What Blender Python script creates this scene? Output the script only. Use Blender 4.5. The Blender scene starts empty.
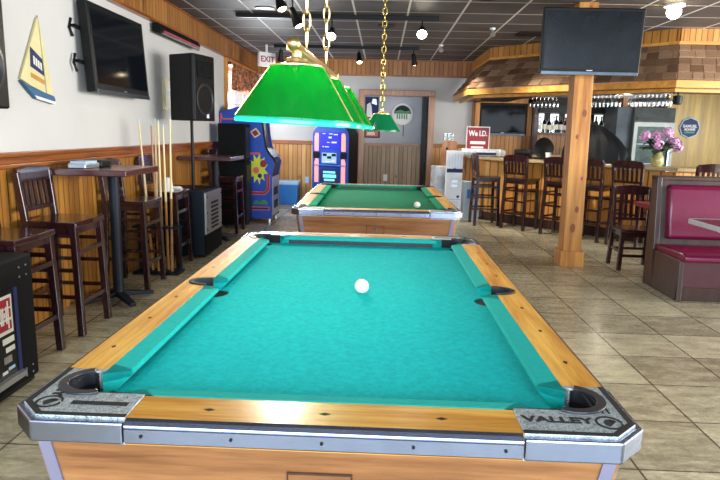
import bpy, bmesh, math, random
from mathutils import Vector, Matrix
from mathutils.geometry import tessellate_polygon
random.seed(7)
PI = math.pi
S = bpy.context.scene
C = S.collection

# ------------------------------------------------------------------ camera
f, roll, pitch, yaw, eye = 600.0, .024, .1782, .0318, 1.377
cd = bpy.data.cameras.new('camera'); cam = bpy.data.objects.new('camera', cd); C.objects.link(cam)
cd.sensor_width = 36.0; cd.lens = f/720*36; cd.clip_start = .02; cd.clip_end = 200
F = Vector((0, math.cos(pitch), -math.sin(pitch))); U0 = Vector((0, math.sin(pitch), math.cos(pitch))); X0 = Vector((1, 0, 0))
Xr = math.cos(roll)*X0 + math.sin(roll)*U0; Ur = -math.sin(roll)*X0 + math.cos(roll)*U0
Z = Matrix.Rotation(yaw, 3, 'Z'); Xr, Ur, F = Z @ Xr, Z @ Ur, Z @ F
cam.matrix_world = Matrix(((Xr.x, Ur.x, -F.x, 0), (Xr.y, Ur.y, -F.y, 0), (Xr.z, Ur.z, -F.z, eye), (0, 0, 0, 1)))
S.camera = cam
# ------------------------------------------------------------------ world, daylight, exposure
w = bpy.data.worlds.new('daylight'); S.world = w; w.use_nodes = True
w.node_tree.nodes['Background'].inputs[0].default_value = (.80, .90, 1.0, 1)
w.node_tree.nodes['Background'].inputs[1].default_value = 1.7
def area(name, loc, rot, sx, sy, power, col):
    l = bpy.data.lights.new(name, 'AREA'); l.shape = 'RECTANGLE'; l.size = sx; l.size_y = sy; l.energy = power; l.color = col
    o = bpy.data.objects.new(name, l); o.location = loc; o.rotation_euler = rot; C.objects.link(o); return o
fw = area('daylight_front_windows', (.6, -2.7, 1.7), (PI/2, 0, 0), 5.5, 1.7, 260, (.74, .87, 1.0));
sw = area('daylight_side_windows', (7.6, 4.2, 1.6), (0, PI/2, 0), 1.8, 6.0, 560, (1.0, .97, .92));
lw = area('daylight_left_window', (-2.45, 10.25, 1.78), Vector((2.4, -7.4, -1.3)).to_track_quat('-Z', 'Y').to_euler(), 1.7, 1.0, 42, (.92, .97, 1.0)); lw.data.spread = math.radians(60)
lw2 = area('daylight_left_window_across', (-2.46, 10.25, 1.78), (0, -PI/2, 0), 1.0, 1.7, 30, (.90, .96, 1.0));
S.view_settings.view_transform = 'Standard'; S.view_settings.look = 'None'
S.view_settings.exposure = 0.55; S.view_settings.gamma = 1.0; S.view_settings.use_curve_mapping = False

# ------------------------------------------------------------------ materials
def lin(h):
    h = h.lstrip('#'); out = []
    for i in (0, 2, 4):
        v = int(h[i:i+2], 16)/255
        out.append(v/12.92 if v <= .04045 else ((v+.055)/1.055)**2.4)
    return tuple(out)+(1.0,)
def newmat(name):
    m = bpy.data.materials.new(name); m.use_nodes = True
    return m, m.node_tree, m.node_tree.nodes['Principled BSDF']
def setp(b, rough=.5, metal=0, spec=.5, coat=0):
    b.inputs['Roughness'].default_value = rough; b.inputs['Metallic'].default_value = metal
    b.inputs['Specular IOR Level'].default_value = spec; b.inputs['Coat Weight'].default_value = coat
    b.inputs['Coat Roughness'].default_value = .15
def N(t, typ, **kw):
    n = t.nodes.new(typ)
    for k, v in kw.items(): setattr(n, k, v)
    return n
def math_(t, op, a, b=None, clamp=False):
    n = N(t, 'ShaderNodeMath', operation=op); n.use_clamp = clamp
    for i, v in enumerate((a, b)):
        if v is None: continue
        if isinstance(v, (int, float)): n.inputs[i].default_value = v
        else: t.links.new(v, n.inputs[i])
    return n.outputs[0]
def mixc(t, fac, a, b, mode='MIX'):
    n = N(t, 'ShaderNodeMix', data_type='RGBA', blend_type=mode)
    for i, v in ((0, fac), (6, a), (7, b)):
        if isinstance(v, (int, float)): n.inputs[i].default_value = v
        elif isinstance(v, tuple): n.inputs[i].default_value = v
        else: t.links.new(v, n.inputs[i])
    return n.outputs[2]
def noise(t, vec, scale, detail=4, rough=.55):
    n = N(t, 'ShaderNodeTexNoise'); n.inputs['Scale'].default_value = scale; n.inputs['Detail'].default_value = detail; n.inputs['Roughness'].default_value = rough
    if vec is not None: t.links.new(vec, n.inputs['Vector'])
    return n.outputs['Fac']
def coords(t, scale=(1, 1, 1), rot=(0, 0, 0)):
    tc = N(t, 'ShaderNodeTexCoord'); mp = N(t, 'ShaderNodeMapping'); mp.inputs['Scale'].default_value = scale; mp.inputs['Rotation'].default_value = rot
    t.links.new(tc.outputs['Object'], mp.inputs['Vector']); return mp.outputs['Vector']
def contrast(t, v, lo, hi):
    n = N(t, 'ShaderNodeMapRange'); n.inputs[1].default_value = lo; n.inputs[2].default_value = hi; t.links.new(v, n.inputs[0]); return n.outputs[0]
def bump(t, b, h, strength, dist=.01):
    n = N(t, 'ShaderNodeBump'); n.inputs['Strength'].default_value = strength; n.inputs['Distance'].default_value = dist
    t.links.new(h, n.inputs['Height']); t.links.new(n.outputs[0], b.inputs['Normal'])
def plain(name, col, rough=.5, metal=0, spec=.5, coat=0, var=.12, vs=9.0, bmp=0):
    m, t, b = newmat(name); setp(b, rough, metal, spec, coat); c = lin(col)
    n = contrast(t, noise(t, coords(t), vs, 3), .3, .7)
    dark = tuple(x*(1-var) for x in c[:3])+(1,); lite = tuple(min(1, x*(1+var)) for x in c[:3])+(1,)
    t.links.new(mixc(t, n, dark, lite), b.inputs['Base Color'])
    if bmp: bump(t, b, noise(t, coords(t), 180, 2), bmp, .002)
    return m
def wood(name, c1, c2, axis='z', scale=14, rough=.35, spec=.5, coat=0, c3=None):
    m, t, b = newmat(name); setp(b, rough, 0, spec, coat)
    k = {'x': 0, 'y': 1, 'z': 2}[axis]; sc = [1, 1, 1]; sc[k] = .07
    v = coords(t, tuple(sc)); n = contrast(t, noise(t, v, scale*2.2, 6, .6), .32, .68)
    col = mixc(t, n, lin(c1), lin(c2))
    n2 = contrast(t, noise(t, v, scale*9, 3), .4, .75); col = mixc(t, math_(t, 'MULTIPLY', n2, .28), col, lin(c3 or c1))
    t.links.new(col, b.inputs['Base Color']); bump(t, b, n2, .08, .002); return m
def bead(name, c1, c2, axis, pitch=.085, c3='#3c220c', rough=.4):
    """vertical tongue-and-groove boards repeating along one axis"""
    m, t, b = newmat(name); setp(b, rough, 0, .4)
    tc = N(t, 'ShaderNodeTexCoord'); sp = N(t, 'ShaderNodeSeparateXYZ'); t.links.new(tc.outputs['Object'], sp.inputs[0])
    a = sp.outputs[{'x': 0, 'y': 1}[axis]]
    d = math_(t, 'DIVIDE', a, pitch); fl = math_(t, 'FLOOR', d); fr = math_(t, 'FRACT', d)
    wn = N(t, 'ShaderNodeTexWhiteNoise', noise_dimensions='1D'); t.links.new(fl, wn.inputs['W'])
    gr = contrast(t, noise(t, coords(t, (1, 1, .08)), 34, 5, .6), .3, .72)
    mixf = math_(t, 'ADD', math_(t, 'MULTIPLY', wn.outputs[0], .55), math_(t, 'MULTIPLY', gr, .45))
    col = mixc(t, mixf, lin(c1), lin(c2))
    kn = contrast(t, noise(t, coords(t, (1, 1, .35)), 9, 2), .66, .74); col = mixc(t, math_(t, 'MULTIPLY', kn, .6), col, lin(c3))
    g = math_(t, 'ADD', math_(t, 'LESS_THAN', fr, .085), math_(t, 'GREATER_THAN', fr, .955), True)
    col = mixc(t, math_(t, 'MULTIPLY', g, .8), col, lin(c3)); t.links.new(col, b.inputs['Base Color'])
    bump(t, b, math_(t, 'SUBTRACT', 1, g), .5, .006); return m
def emit(name, col, st):
    m, t, b = newmat(name); b.inputs['Base Color'].default_value = lin(col); b.inputs['Emission Color'].default_value = lin(col); b.inputs['Emission Strength'].default_value = st; return m
def glass(name, tint='#ffffff', gloss=.3):
    m = bpy.data.materials.new(name); m.use_nodes = True; t = m.node_tree; t.nodes.clear()
    o = N(t, 'ShaderNodeOutputMaterial'); tr = N(t, 'ShaderNodeBsdfTransparent'); gl = N(t, 'ShaderNodeBsdfGlossy'); mx = N(t, 'ShaderNodeMixShader'); lw = N(t, 'ShaderNodeLayerWeight')
    tr.inputs[0].default_value = lin(tint); gl.inputs['Roughness'].default_value = .06; lw.inputs[0].default_value = gloss
    t.links.new(lw.outputs['Facing'], mx.inputs[0]); t.links.new(tr.outputs[0], mx.inputs[1]); t.links.new(gl.outputs[0], mx.inputs[2]); t.links.new(mx.outputs[0], o.inputs[0]); return m
def shade_mat(name, col, trans):
    m = bpy.data.materials.new(name); m.use_nodes = True; t = m.node_tree; t.nodes.clear()
    o = N(t, 'ShaderNodeOutputMaterial'); d = N(t, 'ShaderNodeBsdfDiffuse'); tr = N(t, 'ShaderNodeBsdfTranslucent'); gl = N(t, 'ShaderNodeBsdfGlossy'); m1 = N(t, 'ShaderNodeMixShader'); m2 = N(t, 'ShaderNodeMixShader')
    n = contrast(t, noise(t, coords(t), 5, 2), .2, .8); c = lin(col); cc = mixc(t, n, tuple(x*.9 for x in c[:3])+(1,), c)
    t.links.new(cc, d.inputs[0]); t.links.new(cc, tr.inputs[0]); gl.inputs['Roughness'].default_value = .12; m1.inputs[0].default_value = trans; m2.inputs[0].default_value = .05
    t.links.new(d.outputs[0], m1.inputs[1]); t.links.new(tr.outputs[0], m1.inputs[2]); t.links.new(m1.outputs[0], m2.inputs[1]); t.links.new(gl.outputs[0], m2.inputs[2]); t.links.new(m2.outputs[0], o.inputs[0]); return m

def floor_mat():
    m, t, b = newmat('stone_floor_tiles'); setp(b, .32, 0, .5)
    tc = N(t, 'ShaderNodeTexCoord'); sp = N(t, 'ShaderNodeSeparateXYZ'); t.links.new(tc.outputs['Object'], sp.inputs[0])
    P = .4535
    u = math_(t, 'DIVIDE', math_(t, 'ADD', sp.outputs[0], -1.580+20*P), P); v = math_(t, 'DIVIDE', math_(t, 'ADD', sp.outputs[1], -3.728+20*P), P)
    fu, fv = math_(t, 'FRACT', u), math_(t, 'FRACT', v)
    def edge(x, wd): return math_(t, 'ADD', math_(t, 'LESS_THAN', x, wd), math_(t, 'GREATER_THAN', x, 1-wd), True)
    gm = math_(t, 'MAXIMUM', edge(fu, .012), edge(fv, .010))
    cv = N(t, 'ShaderNodeCombineXYZ'); t.links.new(math_(t, 'FLOOR', u), cv.inputs[0]); t.links.new(math_(t, 'FLOOR', v), cv.inputs[1])
    wn = N(t, 'ShaderNodeTexWhiteNoise', noise_dimensions='3D'); t.links.new(cv.outputs[0], wn.inputs['Vector'])
    st = noise(t, coords(t, (1.4, 4.2, 1)), 3.2, 9, .74); sp2 = contrast(t, noise(t, coords(t, (1, 2.2, 1)), 30, 6, .75), .46, .66)
    n = contrast(t, math_(t, 'ADD', math_(t, 'MULTIPLY', st, .85), math_(t, 'MULTIPLY', wn.outputs[0], .15)), .38, .64)
    col = mixc(t, n, lin('#8a826c'), lin('#cfc7a8'))
    col = mixc(t, math_(t, 'MULTIPLY', sp2, .55), col, lin('#6a6248'))
    col = mixc(t, math_(t, 'MULTIPLY', gm, .85), col, lin('#2c2820')); t.links.new(col, b.inputs['Base Color'])
    rr = N(t, 'ShaderNodeMapRange'); t.links.new(sp2, rr.inputs[0]); rr.inputs[3].default_value = .22; rr.inputs[4].default_value = .42; t.links.new(rr.outputs[0], b.inputs['Roughness'])
    bump(t, b, math_(t, 'SUBTRACT', 1, gm), .4, .004); return m
def ceil_mat():
    m, t, b = newmat('grey_ceiling_tiles'); setp(b, .6, 0, .3)
    tc = N(t, 'ShaderNodeTexCoord'); sp = N(t, 'ShaderNodeSeparateXYZ'); t.links.new(tc.outputs['Object'], sp.inputs[0]); P = .6
    u = math_(t, 'DIVIDE', math_(t, 'ADD', sp.outputs[0], .345+20*P), P); v = math_(t, 'DIVIDE', math_(t, 'ADD', sp.outputs[1], -.5+20*P), P)
    def edge(x, wd): return math_(t, 'ADD', math_(t, 'LESS_THAN', x, wd), math_(t, 'GREATER_THAN', x, 1-wd), True)
    gm = math_(t, 'MAXIMUM', edge(math_(t, 'FRACT', u), .02), edge(math_(t, 'FRACT', v), .02))
    n = contrast(t, noise(t, coords(t), 3, 4), .3, .7)
    col = mixc(t, n, lin('#4d4a4c'), lin('#605c5d')); col = mixc(t, gm, col, lin('#d9d7d4')); t.links.new(col, b.inputs['Base Color']); return m

M = {}
M['floor'] = floor_mat(); M['ceiling'] = ceil_mat()
M['wall'] = plain('off_white_plaster', '#cbc9c5', .8, var=.03, vs=2)
M['alcove'] = plain('grey_paint', '#b9bcc2', .7, var=.03, vs=2)
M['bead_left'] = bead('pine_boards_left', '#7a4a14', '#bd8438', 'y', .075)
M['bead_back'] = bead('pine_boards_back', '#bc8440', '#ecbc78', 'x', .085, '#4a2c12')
M['bead_grey'] = bead('weathered_boards', '#8a6f50', '#c4a680', 'x', .085, '#2a2018')
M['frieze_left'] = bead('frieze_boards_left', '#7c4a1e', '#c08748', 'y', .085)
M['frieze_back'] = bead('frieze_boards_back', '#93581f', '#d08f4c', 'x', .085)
M['bar_bead'] = bead('bar_front_boards', '#a86a26', '#dda055', 'x', .13, '#4a2a10')
M['bar_back_bead'] = bead('bar_back_boards', '#9a6630', '#c8935a', 'x', .08, '#4a2a10')
M['rail_trim'] = wood('dark_orange_trim', '#6b3511', '#a8622a', 'y', 10, .3)
M['rail_trim_x'] = wood('orange_trim_across', '#8a4f1e', '#c07c3c', 'x', 10, .35)
M['pine'] = wood('knotty_pine', '#a8641f', '#e2a250', 'z', 9, .35, c3='#8a4a1e')
M['pine_x'] = wood('pine_fascia', '#c8812e', '#eeae58', 'x', 6, .35, c3='#a86424')
M['mahog'] = wood('dark_mahogany', '#1c0c0e', '#3c1c20', 'z', 10, .16, .6, .5)
M['mahog_top'] = wood('mahogany_table_top', '#3a1718', '#5c2c2c', 'x', 10, .2, .6, .4)
M['walnut'] = wood('brown_walnut', '#2e1a14', '#4a302a', 'z', 8, .32)
M['oak'] = wood('orange_oak_laminate', '#c07a22', '#f2bc5a', 'y', 15, .5, .25, 0, '#a8682a')
M['oak_x'] = wood('orange_oak_laminate_across', '#c07a22', '#f2bc5a', 'x', 15, .22, .6, .3, '#a8682a')
M['body_oak'] = wood('brown_oak_cabinet', '#704628', '#b27c4e', 'x', 10, .35, .4, .1, '#4e2e18')
M['felt'] = plain('teal_felt', '#14b8bc', .95, spec=.1, var=.12, vs=60, bmp=.3)
M['cushion'] = plain('bright_teal_cushion', '#14a8a2', .9, spec=.15, var=.06, vs=50)
M['felt_green'] = plain('green_felt', '#0d7a56', .95, spec=.1, var=.1, vs=60)
M['cushion_green'] = plain('green_cushion_cloth', '#129468', .9, spec=.1, var=.06, vs=50)
M['chrome'] = plain('polished_aluminium', '#8f98b0', .24, 1, var=.05, vs=30)
M['strip'] = plain('satin_aluminium_strip', '#86839a', .4, .3, var=.04)
M['steel'] = plain('brushed_steel', '#b8bcc2', .35, .9, var=.08, vs=40)
M['dark_steel'] = plain('dark_grey_metal', '#5e6874', .3, .8)
M['brass'] = plain('polished_brass', '#e6c98a', .3, 1, var=.08)
M['gold'] = plain('gold_chain', '#d8bb62', .25, .9, var=.05)
M['black'] = plain('black_plastic', '#0d0e10', .42, spec=.25, var=.15)
M['matte_black'] = plain('matte_black_carpet', '#101112', .75, spec=.15, var=.25, vs=120)
M['hole'] = plain('pocket_interior', '#060608', .8)
M['rubber'] = plain('black_rubber', '#25262c', .35, var=.2, vs=40)
M['screen'] = plain('dark_screen', '#0c1016', .08, spec=.35, var=.15, vs=4)
M['screen2'] = plain('mottled_dark_screen', '#10161c', .2, spec=.3, var=.45, vs=5)  # second one: dark tone in strongly uneven soft patches
M['blueblack'] = plain('blue_black_vinyl', '#121a26', .5, spec=.25, var=.15)
M['white'] = plain('white_paint', '#e8e8e6', .5, var=.03)
M['offwhite'] = plain('cream_card', '#e4e0d2', .6, var=.05)
M['red'] = plain('red_print', '#a8202c', .5, var=.1)
M['darkred'] = plain('dark_red_sign', '#8c1d2c', .45, var=.08)
M['pinkred'] = plain('coral_print', '#d8605c', .5, var=.05)
M['vinyl'] = plain('burgundy_vinyl', '#6e1038', .25, spec=.45, var=.1)
M['blue'] = plain('royal_blue_print', '#1a48b0', .4, var=.12)
M['navy'] = plain('navy_print', '#13245a', .6, var=.1)
M['yellow'] = plain('lime_yellow_print', '#d2d840', .5, var=.06)
M['paleyellow'] = plain('cream_yellow_paint', '#d8cd98', .5, var=.08)
M['green'] = plain('green_print', '#3c8c4c', .5, var=.1)
M['coolblue'] = plain('blue_plastic', '#2f7cc4', .4, var=.06)
M['lightblue'] = plain('light_blue_plastic', '#a9d0ea', .45, var=.04)
M['ivory'] = plain('ivory_ball', '#efe8d2', .12, spec=.6, var=.03, coat=.5)
M['shade'] = shade_mat('green_lamp_shade', '#0ca83c', .62)
M['shade_far'] = shade_mat('dark_green_lamp_shade', '#128a58', .45)
M['shade_rim'] = shade_mat('green_shade_rim', '#2cf0d0', .6); M['shade_far_rim'] = M['shade_far']  # front rim's cyan stands for light thrown up by the cloth
M['silver'] = None
def speckle():
    m, t, b = newmat('speckled_silver_casting'); setp(b, .38, .35, .5)
    n = contrast(t, noise(t, coords(t), 320, 2, .7), .38, .62); n2 = contrast(t, noise(t, coords(t), 90, 2), .35, .65)
    c = mixc(t, n, lin('#59656c'), lin('#c4d0d4')); c = mixc(t, math_(t, 'MULTIPLY', n2, .3), c, lin('#f4f8fa')); t.links.new(c, b.inputs['Base Color']); return m
M['silver'] = speckle()
M['glass'] = glass('clear_glass'); M['bottle_green'] = glass('green_glass', '#2c5a34', .5); M['bottle_amber'] = glass('amber_glass', '#7a3c10', .5)
M['wine_glass'] = glass('wine_glass_crystal', '#f4f8fa', .72)
M['bulb'] = emit('warm_bulb', '#ffe9b8', 14); M['bulb_hot'] = emit('bright_bulb', '#fff4dc', 40); M['bulb_in'] = emit('lamp_bulb', '#fff0d0', 12)
M['kiosk_screen'] = emit('kiosk_lit_screen', '#1418e8', .75); M['kiosk_text'] = emit('kiosk_screen_writing', '#a8b4ff', .7); M['kiosk_pink'] = emit('kiosk_lit_pink_panel', '#ff9c92', .45); M['kiosk_cyan'] = emit('kiosk_lit_lettering', '#7fe6f0', .4)
M['heater_glow'] = plain('heater_red_tube', '#a83a44', .3, var=.1)
M['pinkflower'] = plain('pink_petals', '#dba6cc', .6, var=.25, vs=40)
M['leaf'] = plain('dark_green_leaf', '#24462a', .45, var=.3, vs=30)
M['bag'] = plain('black_bin_liner', '#0b0e14', .6, spec=.25, var=.3)
M['bw_glow'] = emit('bar_back_light_panel', '#f4f6f4', .9)
M['stone'] = plain('tan_laminate_counter', '#b39a72', .3, var=.2, vs=60)
M['ochre'] = wood('ochre_ply_panel', '#8a6a22', '#c9a648', 'z', 4, .4, c3='#6b4c18')
M['curtain'] = None
def curtain_mat():
    m, t, b = newmat('rust_floral_cloth'); setp(b, .9, 0, .1)
    n = contrast(t, noise(t, coords(t), 14, 4), .38, .62); n2 = contrast(t, noise(t, coords(t, (1, 1, 1)), 30, 3), .5, .6)
    c = mixc(t, n, lin('#7c4a34'), lin('#c88660')); c = mixc(t, math_(t, 'MULTIPLY', n2, .7), c, lin('#3c3826')); t.links.new(c, b.inputs['Base Color']); return m
M['curtain'] = curtain_mat()
def shingle_mat():
    m, t, b = newmat('brown_roof_shingles'); setp(b, .85, 0, .2)
    g = N(t, 'ShaderNodeNewGeometry'); n = contrast(t, noise(t, coords(t), 60, 4, .7), .3, .7)
    c = mixc(t, g.outputs['Random Per Island'], lin('#74543e'), lin('#b89678')); c = mixc(t, math_(t, 'MULTIPLY', n, .35), c, lin('#3c2a20')); t.links.new(c, b.inputs['Base Color']); bump(t, b, n, .4, .004); return m
M['shingle'] = shingle_mat()

# ------------------------------------------------------------------ mesh builder
class MB:
    def __init__(s, T=None): s.v = []; s.f = []; s.T = T
    def add(s, vs, fs):
        o = len(s.v); s.v += [(s.T @ Vector(p)) if s.T else Vector(p) for p in vs]; s.f += [tuple(i+o for i in q) for q in fs]; return s
    def box(s, x0, x1, y0, y1, z0, z1):
        return s.add([(x, y, z) for z in (z0, z1) for y in (y0, y1) for x in (x0, x1)], [(0, 2, 3, 1), (4, 5, 7, 6), (0, 1, 5, 4), (2, 6, 7, 3), (0, 4, 6, 2), (1, 3, 7, 5)])
    def prism(s, poly, z0, z1, plane='xy', poly2=None):
        """poly extruded between two levels; plane xy -> z, xz -> y, yz -> x; poly2: other end's outline"""
        q = poly2 or poly; n = len(poly)
        def P(p, h): return {'xy': (p[0], p[1], h), 'xz': (p[0], h, p[1]), 'yz': (h, p[0], p[1])}[plane]
        vs = [P(p, z0) for p in poly]+[P(p, z1) for p in q]
        fs = [tuple(range(n-1, -1, -1)), tuple(range(n, 2*n))]+[(i, (i+1) % n, n+(i+1) % n, n+i) for i in range(n)]
        return s.add(vs, fs)
    def bar(s, a, b, wx, wy=None, up=(0, 0, 1), w2=None):
        """rectangular bar from a to b"""
        a, b = Vector(a), Vector(b); d = (b-a).normalized(); u = Vector(up)
        if abs(d.dot(u)) > .95: u = Vector((0, 1, 0))
        x = d.cross(u).normalized(); y = x.cross(d); wy = wy or wx; k = w2 or 1
        vs = [p+x*sx*wx/2*q+y*sy*wy/2*q for p, q in ((a, 1), (b, k)) for sx, sy in ((-1, -1), (1, -1), (1, 1), (-1, 1))]
        return s.add(vs, [(3, 2, 1, 0), (4, 5, 6, 7)]+[(i, (i+1) % 4, 4+(i+1) % 4, 4+i) for i in range(4)])
    def tube(s, pts, r, n=10, closed=False):
        pts = [Vector(p) for p in pts]; rs = r if isinstance(r, (list, tuple)) else [r]*len(pts); L = len(pts); vs = []
        for i, p in enumerate(pts):
            a = pts[(i-1) % L] if (closed or i > 0) else p; b = pts[(i+1) % L] if (closed or i < L-1) else p
            d = (b-a).normalized(); u = Vector((0, 0, 1)) if abs(d.z) < .9 else Vector((0, 1, 0)); x = d.cross(u).normalized(); y = x.cross(d)
            vs += [p+(x*math.cos(2*PI*k/n)+y*math.sin(2*PI*k/n))*rs[i] for k in range(n)]
        fs = [(i*n+k, i*n+(k+1) % n, ((i+1) % L)*n+(k+1) % n, ((i+1) % L)*n+k) for i in range(L if closed else L-1) for k in range(n)]
        if not closed: fs += [tuple(range(n-1, -1, -1)), tuple(range((L-1)*n, L*n))]
        return s.add(vs, fs)
    def lathe(s, prof, c=(0, 0, 0), n=24, axis='z', squash=1, caps=True):
        vs = []
        for r, h in prof:
            for k in range(n):
                a = 2*PI*k/n; x, y = r*math.cos(a), r*math.sin(a)*squash
                p = {'z': (x, y, h), 'y': (x, h, y), 'x': (h, x, y)}[axis]; vs.append((p[0]+c[0], p[1]+c[1], p[2]+c[2]))
        L = len(prof); fs = [(i*n+k, i*n+(k+1) % n, (i+1)*n+(k+1) % n, (i+1)*n+k) for i in range(L-1) for k in range(n)]
        if caps and prof[0][0] > 1e-6: fs.append(tuple(range(n-1, -1, -1)))
        if caps and prof[-1][0] > 1e-6: fs.append(tuple(range((L-1)*n, L*n)))
        return s.add(vs, fs)
    def shell(s, prof, c=(0, 0, 0), n=24):
        """open lathe without end caps"""
        vs = [(c[0]+r*math.cos(2*PI*k/n), c[1]+r*math.sin(2*PI*k/n), c[2]+h) for r, h in prof for k in range(n)]
        return s.add(vs, [(i*n+k, i*n+(k+1) % n, (i+1)*n+(k+1) % n, (i+1)*n+k) for i in range(len(prof)-1) for k in range(n)])
    def ball(s, c, r, n=16, m=10, sc=(1, 1, 1)):
        prof = [(r*math.sin(PI*i/m), -r*math.cos(PI*i/m)) for i in range(m+1)]; o = len(s.v); T = s.T; s.T = None
        s.lathe(prof, (0, 0, 0), n); s.T = T
        for i in range(o, len(s.v)):
            p = s.v[i]; q = Vector((c[0]+p.x*sc[0], c[1]+p.y*sc[1], c[2]+p.z*sc[2])); s.v[i] = (T @ q) if T else q
        return s
    def build(s, name, mat, parent=None, smooth=False, bev=0, seg=2):
        me = bpy.data.meshes.new(name); me.from_pydata([tuple(p) for p in s.v], [], s.f)
        bm = bmesh.new(); bm.from_mesh(me); bmesh.ops.remove_doubles(bm, verts=bm.verts, dist=1e-6); bmesh.ops.recalc_face_normals(bm, faces=bm.faces); bm.to_mesh(me); bm.free()
        me.materials.append(M[mat] if isinstance(mat, str) else mat)
        if smooth: me.shade_smooth(); me.set_sharp_from_angle(angle=math.radians(42))
        o = bpy.data.objects.new(name, me); C.objects.link(o)
        if parent: o.parent = parent
        if bev:
            b = o.modifiers.new('bevel', 'BEVEL'); b.width = bev; b.segments = seg; b.limit_method = 'ANGLE'; b.angle_limit = math.radians(40)
        return o
def text(body, name, mat, parent, mtx, size, depth=.002, bold=0, align='CENTER'):
    cu = bpy.data.curves.new(name, 'FONT'); cu.body = body; cu.size = size; cu.extrude = depth; cu.offset = bold; cu.align_x = align; cu.align_y = 'CENTER'; cu.resolution_u = 3
    to = bpy.data.objects.new(name+'_curve', cu); C.objects.link(to); bpy.context.view_layer.update()
    me = bpy.data.meshes.new_from_object(to.evaluated_get(bpy.context.evaluated_depsgraph_get())); bpy.data.objects.remove(to)
    me.transform(mtx); me.materials.clear(); me.materials.append(M[mat]); o = bpy.data.objects.new(name, me); C.objects.link(o); o.parent = parent; return o
def tag(o, label, cat, group=None):
    o['label'] = label; o['category'] = cat
    if group: o['group'] = group
    return o
def thing(name, label, cat, loc=(0, 0, 0), rotz=0, group=None):
    o = bpy.data.objects.new(name, None); C.objects.link(o); o.location = loc; o.rotation_euler = (0, 0, rotz); o.empty_display_size = .1; return tag(o, label, cat, group)
def struct(o): o['kind'] = 'structure'; return o
def dup(root, loc, rotz, label, group=None):
    def cp(o, par):
        c = o.copy(); C.objects.link(c); c.parent = par
        for ch in o.children: cp(ch, c)
        return c
    r = cp(root, None); r.location = loc; r.rotation_euler = (0, 0, rotz); r['label'] = label
    if group: r['group'] = group
    return r
def arc(cx, cy, r, a0, a1, n=10): return [(cx+r*math.cos(a0+(a1-a0)*i/n), cy+r*math.sin(a0+(a1-a0)*i/n)) for i in range(n+1)]
RX = Matrix.Rotation(PI/2, 4, 'X')          # upright, readable from -y
def T(x, y, z): return Matrix.Translation((x, y, z))

# ------------------------------------------------------------------ room
H = 2.71; XL = -2.4; YB = 11.6
struct(MB().box(-2.9, 8, -3, 13, -.1, 0).build('floor', 'floor'))
struct(MB().box(-2.9, 8, -3, 13, H, H+.1).build('ceiling', 'ceiling'))
WY0, WY1, WZ0, WZ1 = 9.32, 11.25, 1.22, 2.34
struct(MB().box(XL-.15, XL, -3, WY0, 0, H).box(XL-.15, XL, WY1, YB+.15, 0, H).box(XL-.15, XL, WY0, WY1, 0, WZ0).box(XL-.15, XL, WY0, WY1, WZ1, H).build('wall_left', 'wall'))
DX0, DX1, DZ = -.34, .86, 2.06
struct(MB().box(XL, DX0, YB, YB+.15, 0, H).box(DX1, 8, YB, YB+.15, 0, H).box(DX0, DX1, YB, YB+.15, DZ, H).build('wall_back', 'wall'))
struct(MB().box(DX0-.3, DX1+.3, 11.9, 12.0, 0, 2.4).box(DX0-.3, DX0, YB+.15, 11.9, 0, 2.4).box(DX1, DX1+.3, YB+.15, 11.9, 0, 2.4).box(DX0, DX1, YB+.15, 11.9, DZ+.03, 2.4).build('wall_alcove', 'alcove'))
# wainscot, friezes, caps
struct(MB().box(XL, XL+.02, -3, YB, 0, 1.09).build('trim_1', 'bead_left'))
struct(MB().box(XL, XL+.035, -3, YB, 1.09, 1.12).box(XL, XL+.045, -3, YB, 1.165, 1.195).box(XL, XL+.03, -3, YB, 1.12, 1.165).build('trim_2', 'rail_trim', bev=.006))
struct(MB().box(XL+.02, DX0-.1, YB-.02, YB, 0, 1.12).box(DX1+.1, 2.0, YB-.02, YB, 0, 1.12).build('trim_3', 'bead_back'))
struct(MB().box(XL+.05, DX0-.11, YB-.045, YB, 1.12, 1.19).box(DX1+.11, 1.6, YB-.045, YB, 1.12, 1.19).build('trim_4', 'rail_trim_x', bev=.006))
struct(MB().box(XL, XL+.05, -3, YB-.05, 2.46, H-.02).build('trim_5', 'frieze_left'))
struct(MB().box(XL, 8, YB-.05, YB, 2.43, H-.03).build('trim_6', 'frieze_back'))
struct(MB().box(XL, XL+.06, -3, YB-.06, 2.435, 2.46).box(XL, XL+.065, -3, YB-.06, H-.02, H).build('trim_7', 'rail_trim'))
struct(MB().box(XL, 8, YB-.06, YB, 2.405, 2.43).box(XL, 8, YB-.06, YB, H-.03, H).build('trim_8', 'rail_trim_x'))
struct(MB().box(DX0, DX1, 11.88, 11.9, 0, 1.12).build('trim_9', 'bead_grey'))
struct(MB().box(DX0, DX1, 11.86, 11.9, 1.12, 1.17).build('trim_10', 'rail_trim_x'))
struct(MB().box(DX0-.11, DX0, YB-.07, YB, 0, DZ).box(DX1, DX1+.11, YB-.07, YB, 0, DZ).box(DX0-.11, DX1+.11, YB-.07, YB, DZ, DZ+.1).build('trim_11', wood('door_casing_wood', '#a06c48', '#c89878', 'z', 8, .35), bev=.008))
struct(MB().box(DX1-.1, DX1-.03, YB+.02, 11.895, 0, DZ).build('gap_shade_strip', 'black'))  # black strip painting the dark of the gap at the doorway's right
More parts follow.
